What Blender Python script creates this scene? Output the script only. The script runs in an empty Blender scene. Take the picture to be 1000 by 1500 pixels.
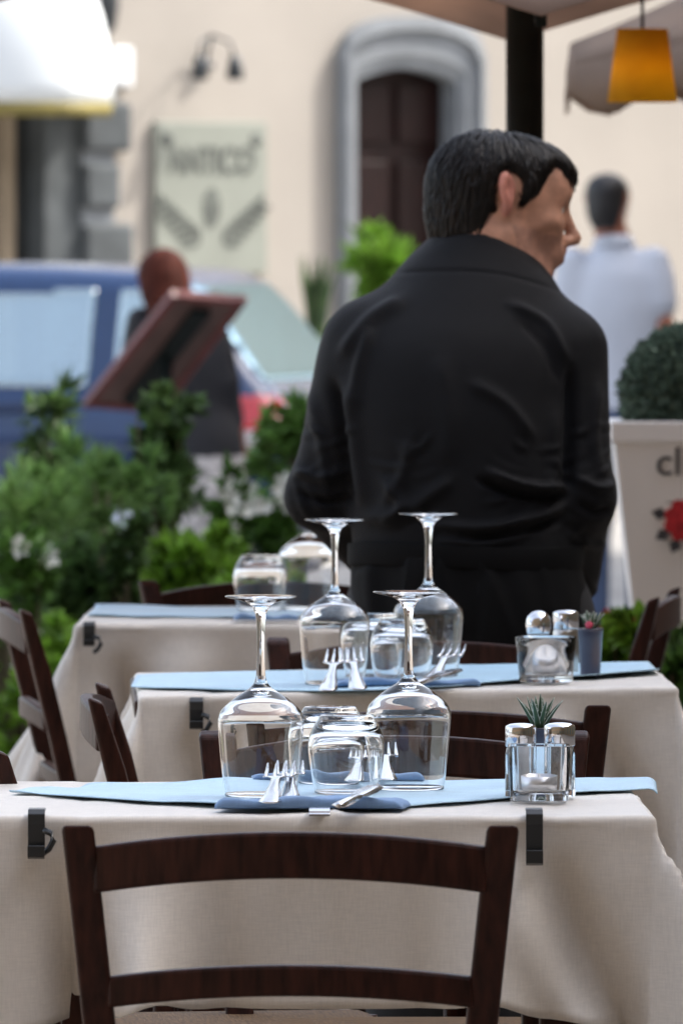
import bpy, math, random
import numpy as np
from mathutils import Vector, Matrix

random.seed(7)
rng = np.random.default_rng(7)
C = bpy.context.scene.collection
R = math.radians
S = bpy.context.scene

# ------------------------------------------------------------------ camera, sky, sun, exposure
F = 16700.0                    # focal length in pixels of the 1000 x 1500 photograph
CAMZ = 1.42
PITCH = math.atan((750 - 263) / F)
cam_d = bpy.data.cameras.new('camera')
cam = bpy.data.objects.new('camera', cam_d)
C.objects.link(cam)
cam.location = (0, 0, CAMZ)
cam.rotation_euler = (R(90) - PITCH, 0, 0)
cam_d.sensor_fit = 'VERTICAL'
cam_d.sensor_height = 36.0
cam_d.lens = F / 1500 * 36.0
cam_d.clip_start = 0.5
cam_d.clip_end = 2000
cam_d.dof.use_dof = True
cam_d.dof.focus_distance = 12.8
cam_d.dof.aperture_fstop = (cam_d.lens / 1000) / 0.0195
S.camera = cam

SUN_EL, SUN_AZ = R(48), R(80)       # azimuth measured from +Y (ahead) towards +X: over the right shoulder
w = bpy.data.worlds.new('World')
S.world = w
w.use_nodes = True
nt = w.node_tree
bg = nt.nodes['Background']
sky = nt.nodes.new('ShaderNodeTexSky')
sky.sky_type = 'NISHITA'
sky.sun_disc = False
sky.sun_elevation = SUN_EL
sky.sun_rotation = SUN_AZ
sky.air_density = 1.0
sky.dust_density = 3.0
sky.ozone_density = 1.0
hs_ = nt.nodes.new('ShaderNodeHueSaturation')
hs_.inputs['Saturation'].default_value = 0.55
nt.links.new(sky.outputs[0], hs_.inputs['Color'])
nt.links.new(hs_.outputs[0], bg.inputs[0])
bg.inputs[1].default_value = 0.15
sd = bpy.data.lights.new('sun', 'SUN')
sd.energy = 2.0
sd.angle = R(0.6)
sd.color = (1.0, 0.95, 0.88)
sun = bpy.data.objects.new('sun', sd)
C.objects.link(sun)
sdir = Vector((math.sin(SUN_AZ) * math.cos(SUN_EL), math.cos(SUN_AZ) * math.cos(SUN_EL), math.sin(SUN_EL)))
sun.rotation_euler = sdir.to_track_quat('Z', 'Y').to_euler()
sun.location = (0, 0, 20)
S.view_settings.view_transform = 'Standard'
S.view_settings.look = 'None'
S.view_settings.exposure = 1.65
S.view_settings.gamma = 1.0
S.cycles.use_denoising = True
S.cycles.sample_clamp_indirect = 6.0
S.cycles.max_bounces = 14
S.cycles.transmission_bounces = 14
S.cycles.transparent_max_bounces = 8
S.cycles.blur_glossy = 0.5

STREET = -0.38


def ray(px, py):
    d = Vector(((px - 500) / F, math.cos(PITCH), -math.sin(PITCH)))
    u = Vector((0, math.sin(PITCH), math.cos(PITCH)))
    return d + u * ((750 - py) / F)


def at(px, py, Y):
    """the point at distance Y ahead that the photograph shows at px, py"""
    r = ray(px, py)
    return Vector((0, 0, CAMZ)) + r * (Y / r.y)


def onz(px, py, z):
    r = ray(px, py)
    return Vector((0, 0, CAMZ)) + r * ((z - CAMZ) / r.z)


# ------------------------------------------------------------------ object helpers
def tag(o, label=None, cat=None, group=None, kind=None):
    if label: o['label'] = label
    if cat: o['category'] = cat
    if group: o['group'] = group
    if kind: o['kind'] = kind
    return o


def empty(name, loc, label=None, cat=None, rz=0, group=None, kind=None):
    o = bpy.data.objects.new(name, None)
    o.empty_display_size = 0.1
    C.objects.link(o)
    o.location = loc
    o.rotation_euler = (0, 0, rz)
    return tag(o, label, cat, group, kind)


def obj(name, verts, faces, mat, parent=None, smooth=True, loc=(0, 0, 0), rz=0):
    me = bpy.data.meshes.new(name)
    me.from_pydata([tuple(map(float, v)) for v in verts], [], [tuple(map(int, f)) for f in faces])
    if smooth:
        me.polygons.foreach_set('use_smooth', [True] * len(me.polygons))
    me.update()
    if mat: me.materials.append(mat)
    o = bpy.data.objects.new(name, me)
    C.objects.link(o)
    o.location = loc
    o.rotation_euler = (0, 0, rz)
    if parent: o.parent = parent
    return o


def bevel(o, wd, seg=2):
    m = o.modifiers.new('bevel', 'BEVEL')
    m.width = wd
    m.segments = seg
    m.limit_method = 'ANGLE'
    m.angle_limit = R(40)
    return o


def copy_tree(o, parent=None):
    c = o.copy()
    C.objects.link(c)
    if parent: c.parent = parent
    for ch in list(o.children):
        copy_tree(ch, c)
    return c


class MB:
    """collects vertices and faces of one mesh"""
    def __init__(s): s.v, s.f = [], []

    def add(s, v, f):
        n = len(s.v)
        s.v += [tuple(p) for p in v]
        s.f += [tuple(i + n for i in q) for q in f]
        return s

    def box(s, c, d, M=None):
        x, y, z = d[0] / 2, d[1] / 2, d[2] / 2
        v = [Vector((i * x, j * y, k * z)) for i in (-1, 1) for j in (-1, 1) for k in (-1, 1)]
        if M is not None: v = [M @ p for p in v]
        v = [p + Vector(c) for p in v]
        return s.add(v, [(0, 1, 3, 2), (4, 6, 7, 5), (0, 4, 5, 1), (2, 3, 7, 6), (0, 2, 6, 4), (1, 5, 7, 3)])

    def sweep(s, pts, rads, n=8, cap=True):
        """round tube through pts, rads one per point"""
        pts = [Vector(p) for p in pts]
        rings = []
        for i, p in enumerate(pts):
            t = (pts[min(i + 1, len(pts) - 1)] - pts[max(i - 1, 0)]).normalized()
            a = t.cross(Vector((0, 0, 1)))
            if a.length < 0.05: a = t.cross(Vector((0, 1, 0)))
            a.normalize()
            b = t.cross(a).normalized()
            r = rads[i] if hasattr(rads, '__len__') else rads
            rings.append([p + (a * math.cos(k * 2 * math.pi / n) + b * math.sin(k * 2 * math.pi / n)) * r for k in range(n)])
        v = [q for r in rings for q in r]
        f = [(i * n + k, i * n + (k + 1) % n, (i + 1) * n + (k + 1) % n, (i + 1) * n + k)
             for i in range(len(pts) - 1) for k in range(n)]
        if cap:
            f += [tuple(range(n - 1, -1, -1)), tuple((len(pts) - 1) * n + k for k in range(n))]
        return s.add(v, f)

    def bar(s, pts, w, h):
        """rectangular section bar; pts list of (point, widthdir, heightdir)"""
        v = []
        for p, a, b in pts:
            p, a, b = Vector(p), Vector(a) * w / 2, Vector(b) * h / 2
            v += [p - a - b, p + a - b, p + a + b, p - a + b]
        m = len(pts)
        f = [(i * 4 + k, i * 4 + (k + 1) % 4, (i + 1) * 4 + (k + 1) % 4, (i + 1) * 4 + k) for i in range(m - 1) for k in range(4)]
        f += [(3, 2, 1, 0), tuple((m - 1) * 4 + k for k in range(4))]
        return s.add(v, f)

    def lathe(s, prof, n=40, close=False, c=(0, 0, 0)):
        """prof list of (r, z); r = 0 makes a pole"""
        base = len(s.v)
        ids = []
        for r, z in prof:
            if r == 0:
                s.v.append((c[0], c[1], c[2] + z)); ids.append([len(s.v) - 1])
            else:
                row = []
                for k in range(n):
                    a = 2 * math.pi * k / n
                    s.v.append((c[0] + r * math.cos(a), c[1] + r * math.sin(a), c[2] + z)); row.append(len(s.v) - 1)
                ids.append(row)
        seq = list(zip(ids[:-1], ids[1:]))
        if close: seq.append((ids[-1], ids[0]))
        for A, B in seq:
            for k in range(n):
                k2 = (k + 1) % n
                if len(A) == 1 and len(B) == 1: continue
                if len(A) == 1: s.f.append((A[0], B[k2], B[k]))
                elif len(B) == 1: s.f.append((A[k], A[k2], B[0]))
                else: s.f.append((A[k], A[k2], B[k2], B[k]))
        return s

    def build(s, name, mat, parent=None, smooth=False, **kw):
        return obj(name, s.v, s.f, mat, parent, smooth, **kw)


def smooth_curve(pts, n):
    """Catmull-Rom through 2-D points"""
    pts = [np.array(p, float) for p in pts]
    out = []
    for i in range(len(pts) - 1):
        p0, p1, p2, p3 = pts[max(i - 1, 0)], pts[i], pts[i + 1], pts[min(i + 2, len(pts) - 1)]
        for k in range(n):
            t = k / n
            out.append(0.5 * ((2 * p1) + (p2 - p0) * t + (2 * p0 - 5 * p1 + 4 * p2 - p3) * t * t + (3 * p1 - p0 - 3 * p2 + p3) * t ** 3))
    out.append(pts[-1])
    return [tuple(p) for p in out]


# ------------------------------------------------------------------ materials
def mat(name, col, rough=0.6, metal=0.0, var=0.12, scale=12.0, bump=0.0, bscale=60.0, spec=0.5, coat=0.0, sheen=0.0,
        stretch=(1, 1, 1), island=0.0, col2=None, trans=0.0):
    m = bpy.data.materials.new(name)
    m.use_nodes = True
    t = m.node_tree
    b = t.nodes['Principled BSDF']
    L = t.links.new
    tc = t.nodes.new('ShaderNodeTexCoord')
    mp = t.nodes.new('ShaderNodeMapping')
    mp.inputs['Scale'].default_value = stretch
    L(tc.outputs['Object'], mp.inputs[0])
    nz = t.nodes.new('ShaderNodeTexNoise')
    nz.inputs['Scale'].default_value = scale
    nz.inputs['Detail'].default_value = 5
    L(mp.outputs[0], nz.inputs['Vector'])
    rp = t.nodes.new('ShaderNodeValToRGB')
    c = np.array(col)
    c2 = np.array(col2) if col2 is not None else c * (1 + var)
    c1 = c * (1 - var) if col2 is None else c
    rp.color_ramp.elements[0].position = 0.32
    rp.color_ramp.elements[1].position = 0.68
    rp.color_ramp.elements[0].color = (*np.clip(c1, 0, 1), 1)
    rp.color_ramp.elements[1].color = (*np.clip(c2, 0, 1), 1)
    L(nz.outputs['Fac'], rp.inputs[0])
    out = rp.outputs[0]
    if island:
        g = t.nodes.new('ShaderNodeNewGeometry')
        mr = t.nodes.new('ShaderNodeMapRange')
        mr.inputs['To Min'].default_value = 1 - island
        mr.inputs['To Max'].default_value = 1 + island
        L(g.outputs['Random Per Island'], mr.inputs[0])
        mx = t.nodes.new('ShaderNodeVectorMath'); mx.operation = 'SCALE'
        L(out, mx.inputs[0]); L(mr.outputs[0], mx.inputs['Scale'])
        out = mx.outputs[0]
    L(out, b.inputs['Base Color'])
    b.inputs['Roughness'].default_value = rough
    b.inputs['Metallic'].default_value = metal
    b.inputs['Specular IOR Level'].default_value = spec
    b.inputs['Coat Weight'].default_value = coat
    b.inputs['Coat Roughness'].default_value = 0.15
    b.inputs['Sheen Weight'].default_value = sheen
    b.inputs['Transmission Weight'].default_value = trans
    if bump:
        n2 = t.nodes.new('ShaderNodeTexNoise')
        n2.inputs['Scale'].default_value = bscale
        n2.inputs['Detail'].default_value = 4
        L(mp.outputs[0], n2.inputs['Vector'])
        bp = t.nodes.new('ShaderNodeBump')
        bp.inputs['Strength'].default_value = bump
        bp.inputs['Distance'].default_value = 0.004
        L(n2.outputs['Fac'], bp.inputs['Height'])
        L(bp.outputs[0], b.inputs['Normal'])
    return m


def glass_mat(name, col=(1, 1, 1), ior=1.48):
    m = bpy.data.materials.new(name)
    m.use_nodes = True
    b = m.node_tree.nodes['Principled BSDF']
    b.inputs['Base Color'].default_value = (*col, 1)
    b.inputs['Transmission Weight'].default_value = 1
    b.inputs['Roughness'].default_value = 0.0
    b.inputs['IOR'].default_value = ior
    return m


def leaf_mat(name, c1, c2, island=0.6):
    m = mat(name, c1, rough=0.5, scale=6, col2=c2, island=island, spec=0.4)
    t = m.node_tree
    b = t.nodes['Principled BSDF']
    src = b.inputs['Base Color'].links[0].from_socket
    tr = t.nodes.new('ShaderNodeBsdfTranslucent')
    t.links.new(src, tr.inputs[0])
    mx = t.nodes.new('ShaderNodeMixShader')
    mx.inputs[0].default_value = 0.3
    t.links.new(b.outputs[0], mx.inputs[1])
    t.links.new(tr.outputs[0], mx.inputs[2])
    t.links.new(mx.outputs[0], t.nodes['Material Output'].inputs[0])
    return m


def woven(m, scale, dist=0.0006, strength=0.5):
    """adds a woven thread bump to a material"""
    t = m.node_tree
    b = t.nodes['Principled BSDF']
    tc = t.nodes.new('ShaderNodeTexCoord')
    outs = []
    for ax in ('X', 'Z'):
        wv = t.nodes.new('ShaderNodeTexWave')
        wv.bands_direction = ax
        wv.inputs['Scale'].default_value = scale
        wv.inputs['Distortion'].default_value = 0.6
        t.links.new(tc.outputs['Object'], wv.inputs['Vector'])
        outs.append(wv.outputs['Fac'])
    ad = t.nodes.new('ShaderNodeMath'); ad.operation = 'ADD'
    t.links.new(outs[0], ad.inputs[0]); t.links.new(outs[1], ad.inputs[1])
    bp = t.nodes.new('ShaderNodeBump')
    bp.inputs['Strength'].default_value = strength
    bp.inputs['Distance'].default_value = dist
    t.links.new(ad.outputs[0], bp.inputs['Height'])
    if b.inputs['Normal'].links:
        t.links.new(b.inputs['Normal'].links[0].from_socket, bp.inputs['Normal'])
    # slubs: threads of slightly different tone
    src = b.inputs['Base Color'].links[0].from_socket
    for st in ((60, 60, 700), (700, 60, 60)):
        mp = t.nodes.new('ShaderNodeMapping'); mp.inputs['Scale'].default_value = st
        t.links.new(tc.outputs['Object'], mp.inputs[0])
        nz = t.nodes.new('ShaderNodeTexNoise'); nz.inputs['Scale'].default_value = 1.0; nz.inputs['Detail'].default_value = 2
        t.links.new(mp.outputs[0], nz.inputs['Vector'])
        mr = t.nodes.new('ShaderNodeMapRange')
        mr.inputs['From Min'].default_value = .3; mr.inputs['From Max'].default_value = .7
        mr.inputs['To Min'].default_value = .955; mr.inputs['To Max'].default_value = 1.045
        t.links.new(nz.outputs['Fac'], mr.inputs[0])
        vm = t.nodes.new('ShaderNodeVectorMath'); vm.operation = 'SCALE'
        t.links.new(src, vm.inputs[0]); t.links.new(mr.outputs[0], vm.inputs['Scale'])
        src = vm.outputs[0]
    t.links.new(src, b.inputs['Base Color'])
    t.links.new(bp.outputs[0], b.inputs['Normal'])
    return m


M = {}
M['cloth'] = woven(mat('cream_tablecloth', (0.73, 0.672, 0.60), 0.42, var=0.04, scale=5, bump=0.25, bscale=14, sheen=0.1), 700, 0.0003, 0.3)
M['runner'] = woven(mat('pale_blue_cloth', (0.44, 0.65, 0.80), 0.42, var=0.05, scale=9, bump=0.2, bscale=25), 700, 0.0003, 0.3)
M['napkin'] = woven(mat('blue_napkin', (0.19, 0.32, 0.55), 0.6, var=0.08, scale=20, bump=0.2, bscale=60), 300)
M['wood'] = mat('dark_stained_wood', (0.032, 0.0098, 0.0062), 0.42, var=0.5, scale=18, stretch=(6, 6, 1), bump=0.12, bscale=40, spec=0.2)
M['rush'] = mat('rush_seat', (0.15, 0.085, 0.036), 0.8, var=0.35, scale=30, stretch=(1, 12, 1), bump=0.8, bscale=60)
M['glass'] = glass_mat('clear_glass')
M['thick_glass'] = glass_mat('thick_clear_glass', (0.97, 0.98, 0.99), 1.5)
M['chrome'] = mat('chrome', (0.80, 0.80, 0.82), 0.06, 1.0, var=0.02)
M['steel'] = mat('steel_cutlery', (0.72, 0.72, 0.74), 0.16, 1.0, var=0.03)
M['brushed'] = mat('brushed_steel', (0.55, 0.53, 0.50), 0.28, 1.0, var=0.08)
M['clip'] = mat('black_plastic', (0.018, 0.02, 0.022), 0.3, var=0.2)
M['wax'] = mat('tealight_wax', (0.82, 0.80, 0.78), 0.5, var=0.03)
M['alu'] = mat('tealight_cup', (0.7, 0.7, 0.72), 0.3, 1.0, var=0.03)
M['salt'] = mat('salt', (0.82, 0.82, 0.82), 0.9, var=0.05, scale=300)
M['pepper'] = mat('pepper', (0.16, 0.12, 0.09), 0.9, var=0.6, scale=600)
M['darkpot'] = mat('dark_violet_pot', (0.055, 0.045, 0.075), 0.3, var=0.2, coat=0.4)
M['soil'] = mat('soil', (0.05, 0.035, 0.025), 0.95, var=0.4, scale=60, bump=0.6)
M['shirt'] = woven(mat('black_shirt', (0.0058, 0.0058, 0.0072), 0.6, var=0.15, scale=8, bump=0.35, bscale=18, sheen=0.03, spec=0.13), 420, 0.0004, 0.4)
M['apron'] = mat('black_apron', (0.0045, 0.0045, 0.005), 0.75, var=0.2, scale=10, bump=0.4, bscale=22, sheen=0.01, spec=0.12)
M['trousers'] = mat('black_trousers', (0.012, 0.012, 0.014), 0.8, var=0.2, scale=10, bump=0.3, bscale=20)
M['skin'] = mat('skin', (0.50, 0.25, 0.16), 0.58, var=0.24, scale=36, bump=0.15, bscale=160)
M['stubble'] = mat('stubbled_skin', (0.40, 0.20, 0.135), 0.55, var=0.2, scale=60, bump=0.3, bscale=400)
M['earskin'] = mat('flushed_skin', (0.56, 0.225, 0.165), 0.45, var=0.15, scale=60)
M['lip'] = mat('lips', (0.34, 0.11, 0.085), 0.45, var=0.1)
M['eye'] = mat('eye_white', (0.7, 0.68, 0.64), 0.2, var=0.03)
M['hair'] = mat('dark_brown_hair', (0.0075, 0.0048, 0.0036), 0.42, var=0.5, scale=60, stretch=(1, 1, 0.4), bump=0.3, bscale=220, spec=0.26, island=0.6)
M['shoe'] = mat('black_leather', (0.012, 0.011, 0.010), 0.35, var=0.2)
M['plaster'] = mat('cream_plaster', (0.385, 0.35, 0.308), 0.9, var=0.10, scale=0.7, bump=0.4, bscale=18)
M['greystone'] = mat('grey_stone', (0.20, 0.215, 0.23), 0.85, var=0.14, scale=5, bump=0.6, bscale=30)
M['darkstone'] = mat('dark_grey_stone', (0.085, 0.095, 0.10), 0.85, var=0.2, scale=6, bump=0.7, bscale=25)
M['doorwood'] = mat('dark_door_wood', (0.013, 0.0035, 0.003), 0.5, spec=0.2, var=0.4, scale=14, stretch=(5, 5, 0.6), bump=0.2)
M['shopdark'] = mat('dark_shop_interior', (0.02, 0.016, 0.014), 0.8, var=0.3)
M['beigewood'] = mat('pale_wood_post', (0.34, 0.27, 0.19), 0.6, var=0.2, scale=8, stretch=(4, 4, 0.5))
M['sign'] = mat('pale_green_board', (0.26, 0.275, 0.235), 0.6, var=0.07, scale=3)
M['signink'] = mat('dark_green_paint', (0.11, 0.12, 0.105), 0.7, var=0.3, scale=12)
M['lampmetal'] = mat('dark_lamp_metal', (0.03, 0.035, 0.04), 0.4, 0.4, var=0.2)
M['awning'] = mat('white_awning_canvas', (0.78, 0.82, 0.83), 0.7, var=0.04, scale=2, bump=0.15, bscale=8)
M['yellowtrim'] = mat('yellow_trim', (0.22, 0.18, 0.045), 0.6, var=0.15)
M['whitepaint'] = mat('white_paint', (0.76, 0.78, 0.80), 0.5, var=0.04)
M['umbrella'] = mat('brown_canvas', (0.43, 0.32, 0.26), 0.85, var=0.10, scale=7, bump=0.2, bscale=60)
M['umbrella2'] = mat('taupe_canvas', (0.46, 0.35, 0.28), 0.85, var=0.10, scale=7, bump=0.2, bscale=60)
def translucent(m, f):
    t = m.node_tree
    b = t.nodes['Principled BSDF']
    tr = t.nodes.new('ShaderNodeBsdfTranslucent')
    t.links.new(b.inputs['Base Color'].links[0].from_socket, tr.inputs[0])
    mx = t.nodes.new('ShaderNodeMixShader')
    mx.inputs[0].default_value = f
    t.links.new(b.outputs[0], mx.inputs[1])
    t.links.new(tr.outputs[0], mx.inputs[2])
    t.links.new(mx.outputs[0], t.nodes['Material Output'].inputs[0])
    return m


translucent(M['umbrella'], .65)
translucent(M['umbrella2'], .6)
M['pole'] = mat('black_metal_pole', (0.006, 0.009, 0.008), 0.5, 0.0, spec=0.2, var=0.25, scale=30)
M['orange'] = translucent(mat('orange_lamp_fabric', (1.0, 0.68, 0.06), 0.75, var=0.05, scale=20, bump=0.15, bscale=120), .72)
M['bulb'] = mat('added_glow_bulb', (0.9, 0.85, 0.75), 0.4)
_b = M['bulb'].node_tree.nodes['Principled BSDF']
_b.inputs['Emission Color'].default_value = (1.0, 0.72, 0.35, 1)
_b.inputs['Emission Strength'].default_value = 0.8  # faint glow added inside the lamp to brighten its orange shade
M['street'] = mat('street_paving', (0.30, 0.29, 0.275), 0.85, var=0.2, scale=1.5, bump=0.4, bscale=8)
M['deck'] = mat('terrace_paving', (0.27, 0.225, 0.18), 0.8, var=0.2, scale=3, bump=0.4, bscale=14)
M['trough'] = mat('weathered_planter', (0.10, 0.07, 0.05), 0.8, var=0.3, scale=9, stretch=(1, 5, 5), bump=0.4)
M['whitepot'] = mat('matt_white_pot', (0.88, 0.865, 0.845), 0.6, var=0.03, scale=4)
M['ink'] = mat('dark_print', (0.05, 0.05, 0.055), 0.6, var=0.1)
M['red'] = mat('red_print', (0.50, 0.02, 0.03), 0.5, var=0.3, scale=60)
M['carblue'] = mat('blue_car_paint', (0.014, 0.043, 0.125), 0.25, 0.1, var=0.05, coat=0.5)
M['carglass'] = mat('car_window_glass', (0.10, 0.13, 0.14), 0.03, 0.0, var=0.1, spec=1.0, coat=1.0)
_t = M['carglass'].node_tree
_tr = _t.nodes.new('ShaderNodeBsdfTransparent'); _tr.inputs[0].default_value = (.80, .88, .90, 1)
_gl = _t.nodes.new('ShaderNodeBsdfGlossy'); _gl.inputs['Roughness'].default_value = .02; _gl.inputs['Color'].default_value = (.86, .97, 1, 1)
_mx = _t.nodes.new('ShaderNodeMixShader'); _mx.inputs[0].default_value = .4
_t.links.new(_tr.outputs[0], _mx.inputs[1]); _t.links.new(_gl.outputs[0], _mx.inputs[2])
_t.links.new(_mx.outputs[0], _t.nodes['Material Output'].inputs[0])
M['rearglass'] = M['carglass'].copy(); M['rearglass'].name = 'sky_tinted_rear_glass'
for _n in M['rearglass'].node_tree.nodes:
    if _n.type == 'MIX_SHADER': _n.inputs[0].default_value = .6
    if _n.type == 'BSDF_TRANSPARENT': _n.inputs[0].default_value = (.34, .48, .52, 1)
    if _n.type == 'BSDF_GLOSSY': _n.inputs['Color'].default_value = (.66, .90, 1, 1)  # bluish gloss colour stands in for reflected sky
M['cartrim'] = mat('grey_car_trim', (0.05, 0.055, 0.06), 0.5, var=0.2)
M['tyre'] = mat('tyre_rubber', (0.02, 0.02, 0.02), 0.8, var=0.2)
M['rim'] = mat('alloy_rim', (0.55, 0.56, 0.58), 0.3, 0.9, var=0.05)
M['tail'] = mat('red_tail_light', (0.60, 0.015, 0.02), 0.15, var=0.1, coat=1.0)
M['tailwhite'] = mat('clear_lamp_lens', (0.65, 0.60, 0.58), 0.2, var=0.1, coat=1.0)
M['menuwood'] = mat('red_brown_frame', (0.13, 0.028, 0.024), 0.5, var=0.25, scale=10, stretch=(1, 5, 5))
M['menuback'] = mat('dark_brown_board', (0.095, 0.05, 0.04), 0.6, var=0.3, scale=8)
M['auburn'] = mat('auburn_hair', (0.065, 0.017, 0.0105), 0.7, spec=0.1, var=0.45, scale=40, stretch=(1, 1, 0.2), bump=0.4, bscale=60)
M['jacket'] = mat('black_jacket', (0.014, 0.014, 0.018), 0.75, var=0.2, bump=0.3, bscale=20)
M['skirt'] = mat('pale_patterned_fabric', (0.25, 0.23, 0.22), 0.85, scale=26, col2=(0.72, 0.68, 0.66), bump=0.2)
M['polo'] = mat('pale_polo_cotton', (0.63, 0.66, 0.73), 0.8, var=0.05, scale=7, bump=0.4, bscale=10)
M['tanskin'] = mat('tanned_skin', (0.36, 0.135, 0.08), 0.5, var=0.1)
M['jeans'] = mat('blue_denim', (0.07, 0.10, 0.18), 0.85, var=0.2)
M['blackhair'] = mat('short_black_hair', (0.016, 0.014, 0.014), 0.5, var=0.4, scale=50, bump=0.5, bscale=120)
M['stem'] = mat('plant_stem', (0.09, 0.075, 0.04), 0.8, var=0.3)
M['lf_rosemary'] = leaf_mat('grey_green_leaf', (0.10, 0.21, 0.055), (0.23, 0.38, 0.11))
M['lf_dark'] = leaf_mat('dark_green_leaf', (0.028, 0.065, 0.02), (0.11, 0.19, 0.055))
M['lf_bright'] = leaf_mat('bright_green_leaf', (0.12, 0.26, 0.02), (0.22, 0.38, 0.05))
M['lf_mid'] = leaf_mat('mid_green_leaf', (0.06, 0.14, 0.025), (0.12, 0.24, 0.05))
M['lf_box'] = leaf_mat('box_leaf', (0.06, 0.10, 0.075), (0.15, 0.21, 0.155))
M['lf_succ'] = leaf_mat('succulent_leaf', (0.05, 0.10, 0.05), (0.10, 0.18, 0.10), 0.2)
M['spine'] = mat('pale_spine', (0.62, 0.64, 0.55), 0.6)
M['petal'] = mat('white_petal', (0.78, 0.78, 0.72), 0.7, var=0.05, island=0.1)
M['pink'] = mat('pink_petal', (0.65, 0.08, 0.14), 0.7, var=0.15, island=0.2)
M['concrete'] = mat('pale_kerb_stone', (0.36, 0.33, 0.29), 0.9, var=0.12, scale=6, bump=0.4)


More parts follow.
